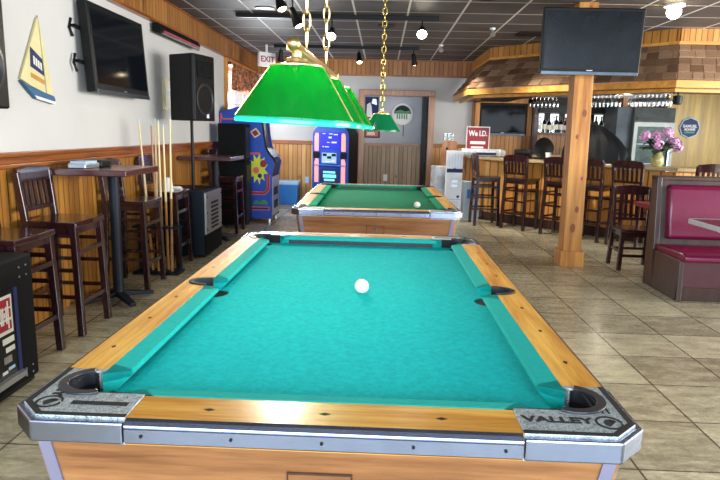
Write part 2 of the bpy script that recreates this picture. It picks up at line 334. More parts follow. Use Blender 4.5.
# window
wn = struct(MB().box(XL-.12, XL-.07, WY0, WY0+.06, WZ0, WZ1).box(XL-.12, XL-.07, WY1-.06, WY1, WZ0, WZ1).box(XL-.12, XL-.07, WY0, WY1, WZ0, WZ0+.06).box(XL-.12, XL-.07, WY0, WY1, WZ1-.06, WZ1).box(XL-.11, XL-.08, WY0, WY1, 1.76, 1.8).box(XL-.11, XL-.08, 10.26, 10.3, WZ0, WZ1).build('window_1', 'white'))
MB().box(XL-.1, XL-.095, WY0+.02, WY1-.02, WZ0+.02, WZ1-.02).build('pane', 'glass', wn)
MB().box(XL, XL+.05, WY0-.09, WY0, WZ0-.05, WZ1+.09).box(XL, XL+.05, WY1, WY1+.09, WZ0-.05, WZ1+.09).box(XL, XL+.05, WY0, WY1, WZ1, WZ1+.09).box(XL, XL+.07, WY0-.02, WY1+.02, WZ0-.06, WZ0).build('window_casing', 'pine', wn)
# valance curtain
cu = thing('valance_curtain', 'rust floral valance gathered across the top of the side window', 'curtain', (XL+.09, 10.28, 2.33))
b = MB(); n = 120; rows = 6; vs = []
for r in range(rows+1):
    for i in range(n+1):
        y = -.98+1.96*i/n; k = r/rows
        vs.append((.018+(.012+.02*k)*math.sin(i*.9)+.008*math.sin(i*2.3+r), y, -.36*k*(1-.12*math.cos(i*.42))+.03))
b.add(vs, [(r*(n+1)+i, r*(n+1)+i+1, (r+1)*(n+1)+i+1, (r+1)*(n+1)+i) for r in range(rows) for i in range(n)])
c = b.build('cloth', 'curtain', cu, True); c.modifiers.new('thickness', 'SOLIDIFY').thickness = .004
MB().tube([(.01, -1.0, .02), (.01, 1.0, .02)], .012).box(-.09, .01, -1.0, -.985, .0, .04).box(-.09, .01, .985, 1.0, .0, .04).build('rod', 'walnut', cu)

# ------------------------------------------------------------------ pool tables
R_ = math.radians
def pool_table(label):
    W, L, NU, NV, m, ZT = .634, 1.14, .483, .99, -.045, .803
    t = thing('pool_table', label, 'pool table', (-.1005, 2.24, 0), 0, None)
    # slate bed with pocket cut-outs
    q = [(.55, .9216)]+arc(.537, .975, .055, R_(-76.3), R_(-259.1), 14)+[(.5266, 1.029)]
    mid = arc(.525, m, .06, R_(-65), R_(-295), 12)
    fl = lambda p, sx, sy: [(x*sx, y*sy) for x, y in p]
    bed = mid+q+fl(q, -1, 1)[::-1]+fl(mid, -1, 1)[::-1]+fl(q, -1, -1)+fl(q, 1, -1)[::-1]
    tri = tessellate_polygon([[Vector((x, y, 0)) for x, y in bed]]); nb = len(bed)
    MB().add([(x, y, .759) for x, y in bed]+[(x, y, .735) for x, y in bed], [tuple(q_) for q_ in tri]+[(i, (i+1) % nb, nb+(i+1) % nb, nb+i) for i in range(nb)]).build('bed', 'felt', t)
    # cushions: rubber profile under cloth
    def cushion(nose, back):                 # two end points of the nose line, two of the back line
        b = MB()
        ends = [(Vector(n_), Vector(k_)) for n_, k_ in zip(nose, back)]; ax = (ends[1][0]-ends[0][0]).normalized()
        def slab(prof, shift0, shift1):
            vs = []
            for (n_, k_), sh_ in zip(ends, (shift0, shift1)):
                for q_, z in prof: p = n_+(k_-n_)*q_+ax*sh_; vs.append((p.x, p.y, z))
            m_ = len(prof); return vs, [tuple(range(m_)), tuple(range(2*m_-1, m_-1, -1))]+[(i, (i+1) % m_, m_+(i+1) % m_, m_+i) for i in range(m_)]
        b.add(*slab(((1, .784), (.35, .783), (.04, .785), (0, .789), (.02, .795), (.10, .799), (1, ZT+.001)), 0, 0))
        full = ((1, .752), (.5, .760), (.06, .784), (0, .789), (.02, .795), (.10, .799), (1, ZT+.001)); L_ = (ends[1][0]-ends[0][0]).length
        for a_, c_ in ((0, -L_+.006), (L_-.006, 0)):
            vs, fs = slab(full, a_, c_); b.add(vs, fs)
        cu_ = b.build('cushion', 'cushion', t)
        b = MB(); vs, fs = slab(((1, .752), (.48, .752), (.48, .7835), (1, .7835)), .004, -.004); b.add(vs, fs).build('nose_shade_strip', 'rubber', cu_)  # dark strip put in for the shade beneath the cushion nose
        return cu_
    BU, BV = .537, 1.035
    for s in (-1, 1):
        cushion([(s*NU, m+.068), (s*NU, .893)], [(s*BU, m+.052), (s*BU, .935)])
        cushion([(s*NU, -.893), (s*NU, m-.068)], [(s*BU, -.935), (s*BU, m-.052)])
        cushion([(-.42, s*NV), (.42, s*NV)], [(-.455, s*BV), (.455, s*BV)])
    # wooden rails
    for s in (-1, 1):
        rp = [(BU, -(L-.237)), (W, -(L-.237)), (W, L-.237), (BU, L-.237), (BU, m+.056)]+[(BU+.078*math.sin(a), m+.056*math.cos(a)) for a in [PI*i/12 for i in range(1, 12)]]+[(BU, m-.056)]
        r = MB().prism([(x*s, y) for x, y in rp], .745, ZT).build('side_rail', 'oak', t, bev=.002)
        sb = MB()
        for v in (-.75, -.5, -.26, .2, .43, .68): MB().prism([(s*.592+.006, v), (s*.592, v+.012), (s*.592-.006, v), (s*.592, v-.012)], ZT, ZT+.0006).build('sight', 'walnut', r)
        r = MB().box(-(W-.237), W-.237, s*BV, s*(L), .745, ZT).build('end_rail', 'oak_x', t, bev=.002)
        for u in (-.24, 0, .24): MB().prism([(u+.012, s*1.09), (u, s*1.09+.006), (u-.012, s*1.09), (u, s*1.09-.006)], ZT, ZT+.0006).build('sight', 'hole', r)
        # middle pocket: leather cup and rim
        rim = [(BU+.078*math.sin(a), m+.056*math.cos(a)) for a in [PI*i/14 for i in range(15)]]; rin = [(BU+.060*math.sin(a), m+.043*math.cos(a)) for a in [PI*(14-i)/14 for i in range(15)]]
        p = MB().prism([(x*s, y) for x, y in rim+rin], .775, ZT+.005).build('middle_pocket', 'rubber', t)
        MB().prism([(x*s, y) for x, y in rim], .70, .768).build('cup', 'hole', p)
        MB().lathe([(.058, .66), (.058, .7545)], (s*.525, m, 0), 20).build('cup', 'hole', p)
    # corners: speckled casting, black rim, chrome cap, pinstripe
    for sx in (-1, 1):
        for sy in (-1, 1):
            g = lambda P: [(x*sx, y*sy) for x, y in P]
            cp = [(W, L-.237), (W, L-.055), (W-.055, L), (W-.237, L), (W-.237, 1.03)]+arc(.537, .975, .060, R_(114), R_(-78), 16)+[(.538, L-.237)]
            c = MB().prism(g(cp), .745, ZT+.001).build('corner_casting', 'silver', t, bev=.0015)
            c['label'] = 'speckled silver corner casting'
            rg = arc(.537, .975, .074, R_(122), R_(-68), 18)+arc(.537, .975, .053, R_(-68), R_(122), 18)
            p = MB().prism(g(rg), .775, ZT+.006).build('corner_pocket', 'rubber', t, bev=.002)
            MB().lathe([(.056, .64), (.056, .7545)], (sx*.537, sy*.975, 0), 24).build('cup', 'hole', p)
            MB().prism(g(arc(.537, .975, .060, R_(118), R_(-74), 18)+arc(.537, .975, .0555, R_(-74), R_(118), 18)), .735, .80).build('liner', 'hole', p)
            MB().prism(g([(.43, 1.0245), (.515, 1.0245), (.515, 1.031), (.43, 1.031)]), .735, ZT).build('facing', 'hole', p)
            of = lambda d: [(W+d, L-.237), (W+d, L-.055+d*.41), (W-.055+d*.41, L+d), (W-.237, L+d)]
            cap = MB().prism(g(of(.014)+of(0)[::-1]), .752, .798).build('corner_cap', 'chrome', c, bev=.004)
            MB().prism(g(of(-.0015)+of(-.014)[::-1]), ZT+.001, ZT+.0018).build('pinstripe', 'hole', c)
            # emblem: ring with a cat-like blob
            ex, ey = sx*(W-.052), sy*(L-.058)
            MB().prism(arc(ex, ey, .028, 0, 2*PI, 24)[:-1]+arc(ex, ey, .023, 2*PI, 0, 24)[:-1], ZT+.001, ZT+.0022).prism(arc(ex+.004, ey-.002, .015, .6, 4.3, 12), ZT+.001, ZT+.0022).prism(arc(ex+.008, ey+.006, .006, 0, 2*PI, 8)[:-1], ZT+.001, ZT+.0022).build('emblem', 'hole', c)
            along_u = sx*sy < 0
            for k in range(3):               # pinstripes on the leg without writing
                if along_u: MB().prism(g([(W-.034-.013*k, L-.1), (W-.034-.013*k, L-.215), (W-.038-.013*k, L-.215), (W-.038-.013*k, L-.1)]), ZT+.001, ZT+.0018).build('pinstripe', 'hole', c)
                else: MB().prism(g([(W-.1, L-.05-.006*k), (W-.22, L-.05-.006*k), (W-.22, L-.054-.006*k), (W-.1, L-.054-.006*k)]), ZT+.001, ZT+.0018).build('pinstripe', 'hole', c)
            rot = {(1, -1): 0, (-1, -1): -PI/2, (-1, 1): PI, (1, 1): PI/2}[(sx, sy)]
            if along_u: px, py = sx*(W-.155), sy*(L-.062)
            else: px, py = sx*(W-.050), sy*(L-.155)
            text('VALLEY', 'lettering', 'hole', c, T(px, py, ZT+.0012) @ Matrix.Rotation(rot, 4, 'Z') @ Matrix.Diagonal((1.25, 1, 1, 1)), .034, .0008, .0012)
    # aluminium trims with screws
    for s in (-1, 1):
        pr = [(L-.001, .8035), (L+.006, .800), (L+.012, .793), (L+.013, .790), (L+.010, .788), (L+.013, .785), (L+.013, .757), (L+.008, .752), (L-.001, .752)]
        b = MB(); b.prism([(s*a, z) for a, z in pr], -(W-.24), W-.24, 'yz'); e = b.build('end_trim', 'chrome', t)
        for u in (-.36, -.18, 0, .18, .36): MB().lathe([(.0035, 0), (.0035, .002)], (u, s*(L+.013)-(.002 if s < 0 else 0)+(0 if s < 0 else 0), .772), 8, 'y').build('screw', 'hole', e)
        pr = [(W-.001, .8035), (W+.006, .800), (W+.012, .793), (W+.013, .757), (W+.008, .752), (W-.001, .752)]
        MB().prism([(s*a, z) for a, z in pr], -(L-.24), L-.24, 'xz').build('side_trim', 'chrome', t)
    # tapered cabinet
    def octo(w, l, c): return [(w, -l+c), (w, l-c), (w-c, l), (-w+c, l), (-w, l-c), (-w, -l+c), (-w+c, -l), (w-c, -l)]
    TW, TL, BW, BL = .612, 1.118, .550, 1.056
    bd = MB().prism(octo(BW, BL, .02), .30, .752, 'xy', octo(TW, TL, .02)).build('cabinet', 'body_oak', t)
    for sx in (-1, 1):
        for sy in (-1, 1):
            MB().bar((sx*(TW-.034), sy*(TL+.002), .75), (sx*(BW-.034), sy*(BL+.002), .30), .026, .006, (0, 1, 0)).build('corner_strip', 'strip', t)
            MB().bar((sx*(TW+.001), sy*(TL-.045), .75), (sx*(BW+.001), sy*(BL-.045), .30), .010, .006, (1, 0, 0)).build('corner_strip', 'strip', t)
            MB().prism([(sx*(BW-.19), sy*(BL-.19)), (sx*(BW-.01), sy*(BL-.19)), (sx*(BW-.01), sy*(BL-.01)), (sx*(BW-.19), sy*(BL-.01))], .02, .31, 'xy',
                       ).build('leg', 'body_oak', t, bev=.01)
            MB().lathe([(.05, 0), (.05, .02)], (sx*(BW-.1), sy*(BL-.1), 0), 16).build('leveller', 'black', t)
    k = (TL-BL)/.452
    yb = lambda z: -(TL-(.752-z)*k)
    d = MB().add([(x, yb(z)-o, z) for o in (.0, .006) for x, z in ((-.075, .42), (.06, .42), (.06, .682), (-.075, .682))], [(3, 2, 1, 0), (4, 5, 6, 7)]+[(i, (i+1) % 4, 4+(i+1) % 4, 4+i) for i in range(4)]).build('coin_panel', 'body_oak', t)
    for x_ in (-.075, .057): MB().add([(x_+a_, yb(z)-.0065, z) for a_ in (0, .003) for z in (.42, .682)], [(0, 1, 3, 2)]).build('panel_edge', 'walnut', d)
    MB().box(-.075, .06, yb(.682)-.0068, yb(.682)-.004, .679, .683).build('panel_edge', 'walnut', d)
    MB().lathe([(.012, 0), (.012, .012)], (0, yb(.655)-.016, .655), 12, 'y').build('lock', 'chrome', d)
    for k_ in range(4): MB().box(-.05+.024*k_, -.038+.024*k_, yb(.56)-.02, yb(.56)-.004, .53, .59).build('coin_slot', 'steel', d)
    return t
tb = pool_table('oak trimmed pool table with bright teal cloth, large in the foreground')
tb2 = dup(tb, (-.035, 5.60, 0), .012, 'pool table with darker green cloth, standing behind the teal table'); tb2['group'] = tb['group'] = 'coin operated pool tables'
for ch in tb2.children:
    k = ch.name.split('.')[0]
    if k in ('bed', 'cushion'):
        ch.data = ch.data.copy(); ch.data.materials[0] = M['felt_green' if k == 'bed' else 'cushion_green']
MB().ball((0, 0, .0285), .0285, 24, 14).build('cue_ball', 'ivory').location = (-.061, 2.262, .759)
o = bpy.data.objects['cue_ball']; tag(o, 'ivory cue ball on the teal cloth of the front table', 'ball', 'cue balls')
dup(o, (.311, 5.0, .759), 0, 'ivory cue ball on the green cloth of the far table')

# ------------------------------------------------------------------ billiard lamps
def shade_parts(t, x, mat, bulb, power, tilt=0):
    """six-sided coolie shade with brass cap, rim 0.165 below the cap"""
    b = MB(); n = 6; prof = [(.078, .150), (.082, .146), (.176, .004), (.178, 0)]
    b.shell([(r, h) for r, h in prof], (0, x, 0), 24)
    s = b.build('lamp_shade', mat, t, True); s.rotation_euler.y = tilt; s.modifiers.new('thickness', 'SOLIDIFY').thickness = .003
    for a in (-.25, 1.6, 3.3):
        MB().bar((.080*math.cos(a), x+.080*math.sin(a), .149), (.178*math.cos(a), x+.178*math.sin(a), .003), .004, .004).build('seam', 'brass', s)
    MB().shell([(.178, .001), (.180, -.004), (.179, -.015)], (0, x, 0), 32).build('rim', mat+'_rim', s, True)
    c = MB().lathe([(.080, .148), (.080, .152), (.050, .157), (.032, .163), (.030, .172), (.014, .177), (.014, .20)], (0, x, 0), 24).build('brass_cap', 'brass', t, True)
    u = MB().ball((0, x, .112), .024, 14, 10, (1, 1, 1.25)).build('bulb', bulb, t, True)
    l = bpy.data.lights.new('bulb_light', 'POINT'); l.energy = power; l.shadow_soft_size = .03; l.color = (1, .95, .82)
    o = bpy.data.objects.new('bulb_light', l); o.location = (0, x, .118); o.parent = t; C.objects.link(o)
def chain(p0, p1, wire=.0022, lw=.012, ll=.042):
    p0, p1 = Vector(p0), Vector(p1); d = p1-p0; n = max(2, int(d.length/(ll*.76))); b = MB()
    for i in range(n):
        c = p0+d*((i+.5)/n); pts = []
        for k in range(12):
            a = 2*PI*k/12; lat = math.cos(a)*lw/2*(1.15); v = math.sin(a)*ll/2
            pts.append(c+(Vector((lat, 0, v)) if i % 2 else Vector((0, lat, v))))
        b.tube(pts, wire, 6, True)
    return b
lamp = thing('billiard_lamp', 'brass bar lamp with three bright green shades over the front pool table', 'lamp', (-.236, 2.2, 1.409), -.045)
for k in (-.40, 0, .40): shade_parts(lamp, k, 'shade', 'bulb_in', 8.0, .035)
MB().tube([(0.008, -.47, .203), (0, .47, .203)], .012, 12).box(-.017, .017, -.46, .46, .190, .206).build('brass_bar', 'brass', lamp, True)
for s in (-1, 1): MB().lathe([(.0, -.02), (.010, -.018), (.017, -.011), (.020, 0), (.017, .011), (.010, .018), (0, .02)], (.004-.004*s, s*.485, .203), 16, 'y').build('finial', 'brass', lamp, True)
for y in (-.36, .06):
    chain((.022, y, .212), (.022, y, H-1.411-.012), .0028, .018, .062).build('chain', 'brass', lamp, True)
    MB().lathe([(.05, H-1.411-.015), (.05, H-1.411-.004)], (.022, y, 0), 20).build('ceiling_rose', 'brass', lamp)
lamp2 = thing('pendant_lamp', 'dark green shade hanging from one gold chain over the far pool table', 'lamp', (-.005, 5.9, 1.402))
shade_parts(lamp2, 0, 'shade_far', 'bulb_in', 1.2)
chain((0, 0, .204), (0, 0, H-1.402-.012), .006, .034, .075).build('chain', 'gold', lamp2, True)
MB().lathe([(.06, H-1.402-.02), (.06, H-1.402-.004)], (0, 0, 0), 20).build('ceiling_rose', 'gold', lamp2)

# ------------------------------------------------------------------ bar stools and chair (face +x, origin under the seat centre)
def stool(label, name='bar_stool', sh=.76, bh=1.09, cat='bar stool', seat='mahog', frame='mahog'):
    t = thing(name, label, cat); wx, w = .18, .205; RK = .035
    MB().prism([(wx, -w), (wx+.015, 0), (wx, w), (-wx, w-.01), (-wx, -w+.01)], sh-.035, sh).build('seat', seat, t, bev=.008)
    for s in (-1, 1):
        MB().bar((wx-.03, s*(w-.03), sh-.035), (wx-.005, s*(w-.015), 0), .042, .042, (0, 1, 0)).build('leg', frame, t, bev=.003)
        b = MB(); b.bar((-wx+.02, s*(w-.03), sh-.03), (-wx-.005, s*(w-.015), 0), .042, .040, (0, 1, 0)); b.bar((-wx+.02, s*(w-.03), sh-.04), (-wx+.02-RK-.005, s*(w-.02), bh-.02), .042, .034, (0, 1, 0)); b.build('leg', frame, t, bev=.003)
    kx = lambda z: -wx+.022-RK*(z-sh)/(bh-sh)
    for i in range(2):                        # crest rail with a raised curved top, and the lower rail
        n = 8; z0, z1 = (bh-.085, bh-.005) if i == 0 else (sh+.055, sh+.085); vs = []
        for j in range(n+1):
            y = -(w-.02)+2*(w-.02)*j/n; bow = -.012*math.cos(PI*(y/(2*w))); top = z1+(.02*math.cos(PI*y/(2*w)) if i == 0 else 0)
            vs += [(kx(z0)+bow-.01, y, z0), (kx(z0)+bow+.012, y, z0), (kx(top)+bow+.012, y, top), (kx(top)+bow-.01, y, top)]
        fs = [(0, 1, 2, 3), (4*n+3, 4*n+2, 4*n+1, 4*n)]+[(4*j+k, 4*j+(k+1) % 4, 4*j+4+(k+1) % 4, 4*j+4+k) for j in range(n) for k in range(4)]
        MB().add(vs, fs).build('crest_rail' if i == 0 else 'lower_rail', frame, t, bev=.003)
    for k in range(5):
        y = -.115+.0575*k; bow = -.012*math.cos(PI*(y/(2*w)))
        MB().bar((kx(sh+.08)+bow, y, sh+.08), (kx(bh-.075)+bow, y, bh-.075), .012, .030, (0, 1, 0)).build('slat', frame, t)
    hs = (.22, .40, .56) if sh > .6 else (.16,)
    for z in hs:
        if z != .40: MB().bar((wx-.012, -w+.03, z), (wx-.012, w-.03, z), .018, .03).build('stretcher', frame, t)
        for s in (-1, 1): MB().bar((-wx, s*(w-.022), z+.04), (wx-.02, s*(w-.022), z+.04), .018, .026).build('stretcher', frame, t)
        MB().bar((-wx, -w+.03, z+.02), (-wx, w-.03, z+.02), .018, .026).build('stretcher', frame, t)
    MB().box(-wx+.03, wx-.03, -w+.03, w-.03, sh-.085, sh-.036).build('apron', frame, t)
    return t
GS = 'dark wooden bar stools along the left wall'
st = stool('dark wooden bar stool nearest on the left, behind the black floor cabinet'); st.location = (-2.13, 3.30, 0); st['group'] = GS
dup(st, (-2.125, 3.94, 0), 0, 'dark wooden slat-back bar stool on the near side of the left high table')
dup(st, (-2.145, 5.12, 0), 0, 'dark wooden bar stool just beyond the left high table, beside the cues')
stD = dup(st, (-2.145, 5.93, 0), 0, 'dark wooden bar stool with a white cup on its seat')
dup(st, (-2.07, 8.03, 0), 0, 'dark bar stool beyond the far high table, before the tall black cabinet')
GB = 'dark wooden bar stools lined up at the bar'
dup(st, (1.63, 9.36, 0), .05, 'leftmost bar stool at the bar, side on, its seat shining blue', GB)
for (x, y), lb in zip(((2.10, 9.03), (2.57, 8.56), (2.89, 8.22), (3.25, 7.86), (3.92, 7.44)), (
        'slat-back bar stool standing clear, left of the wooden post', 'slat-back bar stool just left of the post, partly hidden by it', 'slat-back bar stool showing just to the right of the wooden post',
        'slat-back bar stool behind the lower dining chair', 'bar stool whose back shows above the red booth at far right')):
    dup(st, (x, y, 0), PI/4 if x < 3.6 else PI/2, lb, GB)
chair = stool('dark wooden dining chair with slatted back beside the red booth', 'dining_chair', .44, .86, 'chair'); chair.location = (2.74, 6.45, 0); chair.rotation_euler.z = -PI/2-.06

# ------------------------------------------------------------------ high tables
def high_table(label, loc, sx, sy, h=1.07):
    t = thing('high_table', label, 'table', loc, 0, 'pedestal high tables by the left wall')
    MB().box(-sx/2, sx/2, -sy/2, sy/2, h-.045, h).build('table_top', 'mahog_top', t, bev=.006)
    MB().lathe([(.045, .06), (.040, .10), (.040, h-.06), (.10, h-.05), (.10, h-.046)], (0, .13, 0), 20).build('pedestal', 'blueblack', t, True)
    b = t
    for k in range(4):
        a = PI/4+k*PI/2; c, s = math.cos(a), math.sin(a)
        MB().bar((.03*c, .13+.03*s, .055), (.28*c, .13+.28*s, .022), .07, .04, (0, 0, 1), .7).build('foot', 'blueblack', b, bev=.006)
    return t
high_table('mahogany high table on a black pedestal, nearest of the two by the left wall', (-2.075, 4.47, 0), .58, .62)
high_table('mahogany high table further back, in front of the tall black cabinet', (-2.05, 7.28, 0), .62, .68, 1.05)

# ------------------------------------------------------------------ left wall and things along it
t = thing('floor_cabinet', 'black floor cabinet with red and white graphics panel at the left edge', 'cabinet', (-2.12, 2.55, 0))
MB().box(-.27, .27, -.52, .52, .03, .705).build('body', 'matte_black', t, bev=.012)
MB().box(-.25, .25, -.5, .5, 0, .03).build('plinth', 'black', t)
p = MB().box(.268, .274, -.48, .36, .10, .56).build('graphics_panel', 'black', t)
MB().box(.27, .278, .335, .36, .10, .56).build('side_strip', 'navy', p); MB().box(.27, .30, -.48, .36, .085, .115).build('sill', 'steel', p)
MB().box(.274, .277, .15, .31, .34, .535).build('print', 'offwhite', p)
for z in (.36, .42, .475): MB().box(.277, .279, .15, .295, z, z+.045).build('print', 'red', p)
rr = random.Random(3)
for k in range(9): MB().box(.279, .2805, .155+.014*k, .164+.014*k, .366+rr.choice((0, .06, .115)), .392+rr.choice((0, .06, .115))).build('print', 'offwhite', p)
for (y, z, wd, hh, mt) in ((.22, .29, .09, .03, 'offwhite'), (.14, .28, .05, .04, 'red'), (.24, .245, .07, .025, 'offwhite'), (.22, .19, .06, .035, 'steel'), (.25, .15, .05, .015, 'lightblue'), (.20, .14, .04, .015, 'offwhite')): MB().box(.274, .277, y, y+wd, z, z+hh).build('print', mt, p)
for y, z in ((.40, .65), (.46, .65), (.40, .60), (.46, .60), (.40, .10), (.46, .10), (.40, .06), (.46, .06)): MB().lathe([(.006, .27), (.006, .273)], (0, y, z), 8, 'x').build('bolt', 'steel', t)

def pa_speaker(label, loc, rotz, name='loudspeaker'):
    t = thing(name, label, 'loudspeaker', loc, rotz)      # front faces +x
    MB().prism([(-.17, -.13), (.14, -.205), (.17, -.19), (.17, .19), (.14, .205), (-.17, .13)], 0, .67).build('cabinet', 'black', t, bev=.012)
    MB().lathe([(.165, .168), (.165, .175), (.145, .178), (.13, .165), (.06, .150), (.02, .156), (0, .157)], (0, 0, .22), 28, 'x').build('woofer', 'rubber', t, True)
    MB().prism([(-.13, .44), (.13, .44), (.15, .60), (-.15, .60)], .165, .178, 'yz').prism([(-.06, .49), (.06, .49), (.06, .55), (-.06, .55)], .178, .182, 'yz').build('horn', 'matte_black', t, bev=.004)
    MB().box(.172, .178, .02, .06, .03, .07).build('badge', 'white', t)
    MB().bar((.0, -.05, .672), (.0, .05, .672), .02, .012).build('handle', 'rubber', t)
    return t
pa_speaker('black loudspeaker on a tall pole by the left wall', (-2.03, 6.45, 1.452), -.28)
pa = pa_speaker('black loudspeaker high on the left wall, cut off by the left edge', (-2.21, 3.10, 1.455), -.05)
MB().box(-.19, -.165, -.08, .08, .2, .4).build('bracket', 'black', pa)
MB().tube([(-2.03, 6.45, .722), (-2.03, 6.45, 1.452)], .0165, 14).build('pole', 'black').name = 'speaker_pole'
o = bpy.data.objects['speaker_pole']; tag(o, 'black steel pole holding the loudspeaker above the amplifier rack', 'speaker pole')
t = thing('amplifier_rack', 'blue-black amplifier rack box with grey metal front beside the cue rack', 'amplifier rack', (-2.12, 6.6, 0))
MB().box(-.26, .25, -.33, .33, .02, .72).build('body', 'blueblack', t, bev=.01)
fp = MB().box(.25, .272, -.31, .31, .25, .70).build('front_panel', 'steel', t, bev=.004)
MB().box(.25, .27, -.31, .31, .03, .245).build('lower_grille', 'matte_black', t)
for k in range(7): MB().box(.272, .276, -.12, .16, .29+.045*k, .315+.045*k).build('vent', 'black', fp)
for y in (-.27, .27):
    for z in (.30, .48, .65): MB().lathe([(.008, .272), (.008, .278)], (0, y, z), 8, 'x').build('bolt', 'black', fp)
for x in (-.2, .2):
    for y in (-.27, .27): MB().lathe([(.025, 0), (.025, .022)], (x, y, 0), 10).build('foot', 'black', t)

# cues standing in a floor rack
t = thing('cue_rack', 'low black floor rack holding the pool cues between two bar stools', 'cue rack', (-2.08, 5.55, 0))
MB().prism([(-.24, -.10), (.20, -.10), (.20, .10), (-.24, .10)], 0, .025).build('base', 'blueblack', t, bev=.005)
MB().prism([(-.24, -.07), (.20, -.07), (.20, .07), (-.24, .07)], .44, .455).build('shelf', 'blueblack', t)
for x in (-.22, .18): MB().tube([(x, .05, .02), (x, .05, .45)], .012).build('post', 'blueblack', t)
CUES = (((-2.16, 5.56), (-2.24, 5.55), 1.45, 'pool cue leaning furthest left in the rack, light shaft'), ((-2.12, 5.61), (-2.16, 5.64), 1.41, 'short reddish pool cue second from the left'), ((-2.09, 5.52), (-2.075, 5.52), 1.45, 'pool cue standing upright, third from the left'),
        ((-2.04, 5.50), (-2.045, 5.51), 1.44, 'pool cue standing close right of the upright third one'), ((-2.02, 5.58), (-2.03, 5.59), 1.40, 'pool cue fifth from the left, slightly shorter'), ((-1.965, 5.53), (-1.938, 5.52), 1.47, 'pool cue furthest right, standing apart with a thick brown butt'))
for i, (b0, b1, h, lb) in enumerate(CUES):
    a, b = Vector((b0[0], b0[1], .026)), Vector((b1[0], b1[1], h)); L = lambda s: a+(b-a)*s
    t = thing('pool_cue', lb, 'pool cue', a, 0, 'pool cues in the floor rack')
    A = lambda s: L(s)-a
    MB().tube([A(.48), A(.985)], [.011, .0075], 10).build('shaft', plain('maple_shaft', '#ecd6a0' if i != 1 else '#b47a52', .3, var=.04), t, True)
    MB().tube([A(.0), A(.48)], [.0155, .0112], 10).build('butt', wood('cue_butt', '#7a4a26', '#b98a54', 'z', 9, .25) if i % 2 else 'pine', t, True)
    MB().tube([A(.985), A(1)], .0075, 8).build('tip', 'lightblue', t)

# things on the high table and on the stool
t = thing('napkin_caddy', 'grey and black napkin caddy lying on the near high table', 'caddy', (-2.17, 4.40, 1.071))
MB().box(-.07, .06, -.16, .06, 0, .035).build('tray', 'steel', t, bev=.006)
MB().box(-.06, .05, -.14, .04, .035, .05).build('napkins', 'lightblue', t)
MB().box(-.08, .07, .07, .24, 0, .05).build('holder', 'black', t, bev=.01)
t = thing('paper_cup', 'white paper cup upside down on the stool beside the cues', 'cup', (-2.09, 5.83, .76))
MB().shell([(.056, .0), (.053, .01), (.040, .13), (.036, .132)], (0, 0, 0), 20).add([(.036*math.cos(2*PI*k/20), .036*math.sin(2*PI*k/20), .132) for k in range(20)], [tuple(range(20))]).build('cup_wall', 'white', t, True)
MB().lathe([(.058, .0), (.059, .004), (.056, .008)], (0, 0, 0), 20, 'z', 1, False).build('rolled_rim', 'white', t)
b = MB(); rr = random.Random(5)
for k in range(4): b.prism([(rr.uniform(-.06, -.03), rr.uniform(-.05, -.02)), (rr.uniform(.03, .06), rr.uniform(-.05, -.02)), (rr.uniform(.03, .06), rr.uniform(.02, .05)), (rr.uniform(-.06, -.03), rr.uniform(.02, .05))], .008*k, .008*k+.007)
o = b.build('paper_napkins', 'white'); o.location = (-2.06, 5.99, .761); tag(o, 'crumpled white paper napkins on the stool behind the cup', 'napkins')

# wall-mounted television
def television(label, loc, rot, wd, hh, name='television', bz=.035, scr='screen', dp=.08, bar_=True):
    """faces -y in its own frame, origin at centre"""
    t = thing(name, label, 'television', loc); t.rotation_euler = rot
    MB().box(-wd/2, wd/2, 0, dp, -hh/2, hh/2).build('housing', 'black', t, bev=.01)
    MB().box(-wd/2+bz, wd/2-bz, -.002, .003, -hh/2+bz*1.5, hh/2-bz).build('screen', scr, t)
    if bar_: MB().box(-wd/2+.01, wd/2-.01, -.008, .002, -hh/2-.012, -hh/2+.022).build('silver_strip', 'dark_steel', t, bev=.003)
    MB().box(-.03, .03, -.003, .0, -hh/2+.028, -hh/2+.036).build('badge', 'steel', t)
    return t
tv = television('large black flat television on the left wall, reflecting the room', (-2.27, 5.31, 1.985), (0, 0, PI/2), 1.09, .69, bz=.045)
tv.rotation_euler = (R_(-4), 0, PI/2)
MB().box(-.25, .25, .08, .10, -.2, .2).build('mount_plate', 'black', tv)
for z in (.13, -.13):
    MB().bar((-.30, .09, z), (-.60, .10, z+.02), .03, .02).build('mount_arm', 'black', tv)
    MB().tube([(-.60, .11, z-.06), (-.635, .11, z), (-.60, .11, z+.07)], .012, 8).build('mount_arm', 'black', tv)
MB().box(-.02, .02, .09, .125, -.15, .15).build('wall_arm', 'black', tv)

# sailboat wall ornament (plane x = wall)
t = thing('sailboat_ornament', 'painted yellow-sailed sailboat ornament hanging on the left wall', 'wall ornament', (-2.385, 4.2, 1.55))
MB().prism([(-.22, .12), (.03, .55), (.075, .04), (.0, .06), (-.10, .08)], -.012, .006, 'yz').build('main_sail', 'paleyellow', t, bev=.003)
MB().prism([(.035, .53), (.165, .03), (.085, .035)], -.012, .010, 'yz').build('jib_sail', 'paleyellow', t, bev=.003)
MB().prism([(-.235, .11), (-.16, .08), (.16, .028), (.175, .0), (.15, -.03), (-.07, .0), (-.15, .05)], -.012, .018, 'yz').build('hull', plain('hull_teal', '#2c5f86', .5), t, bev=.004)
MB().prism([(-.09, .02), (.16, -.012), (.155, -.03), (-.07, -.002)], .018, .022, 'yz').build('hull_stripe', 'white', t)
MB().tube([(0, .035, .56), (0, .085, .03)], .004, 6).build('mast', 'walnut', t)
MB().prism([(-.09, .34), (.05, .27), (.06, .16), (-.10, .21)], .006, .009, 'yz').build('emblem', 'navy', t)
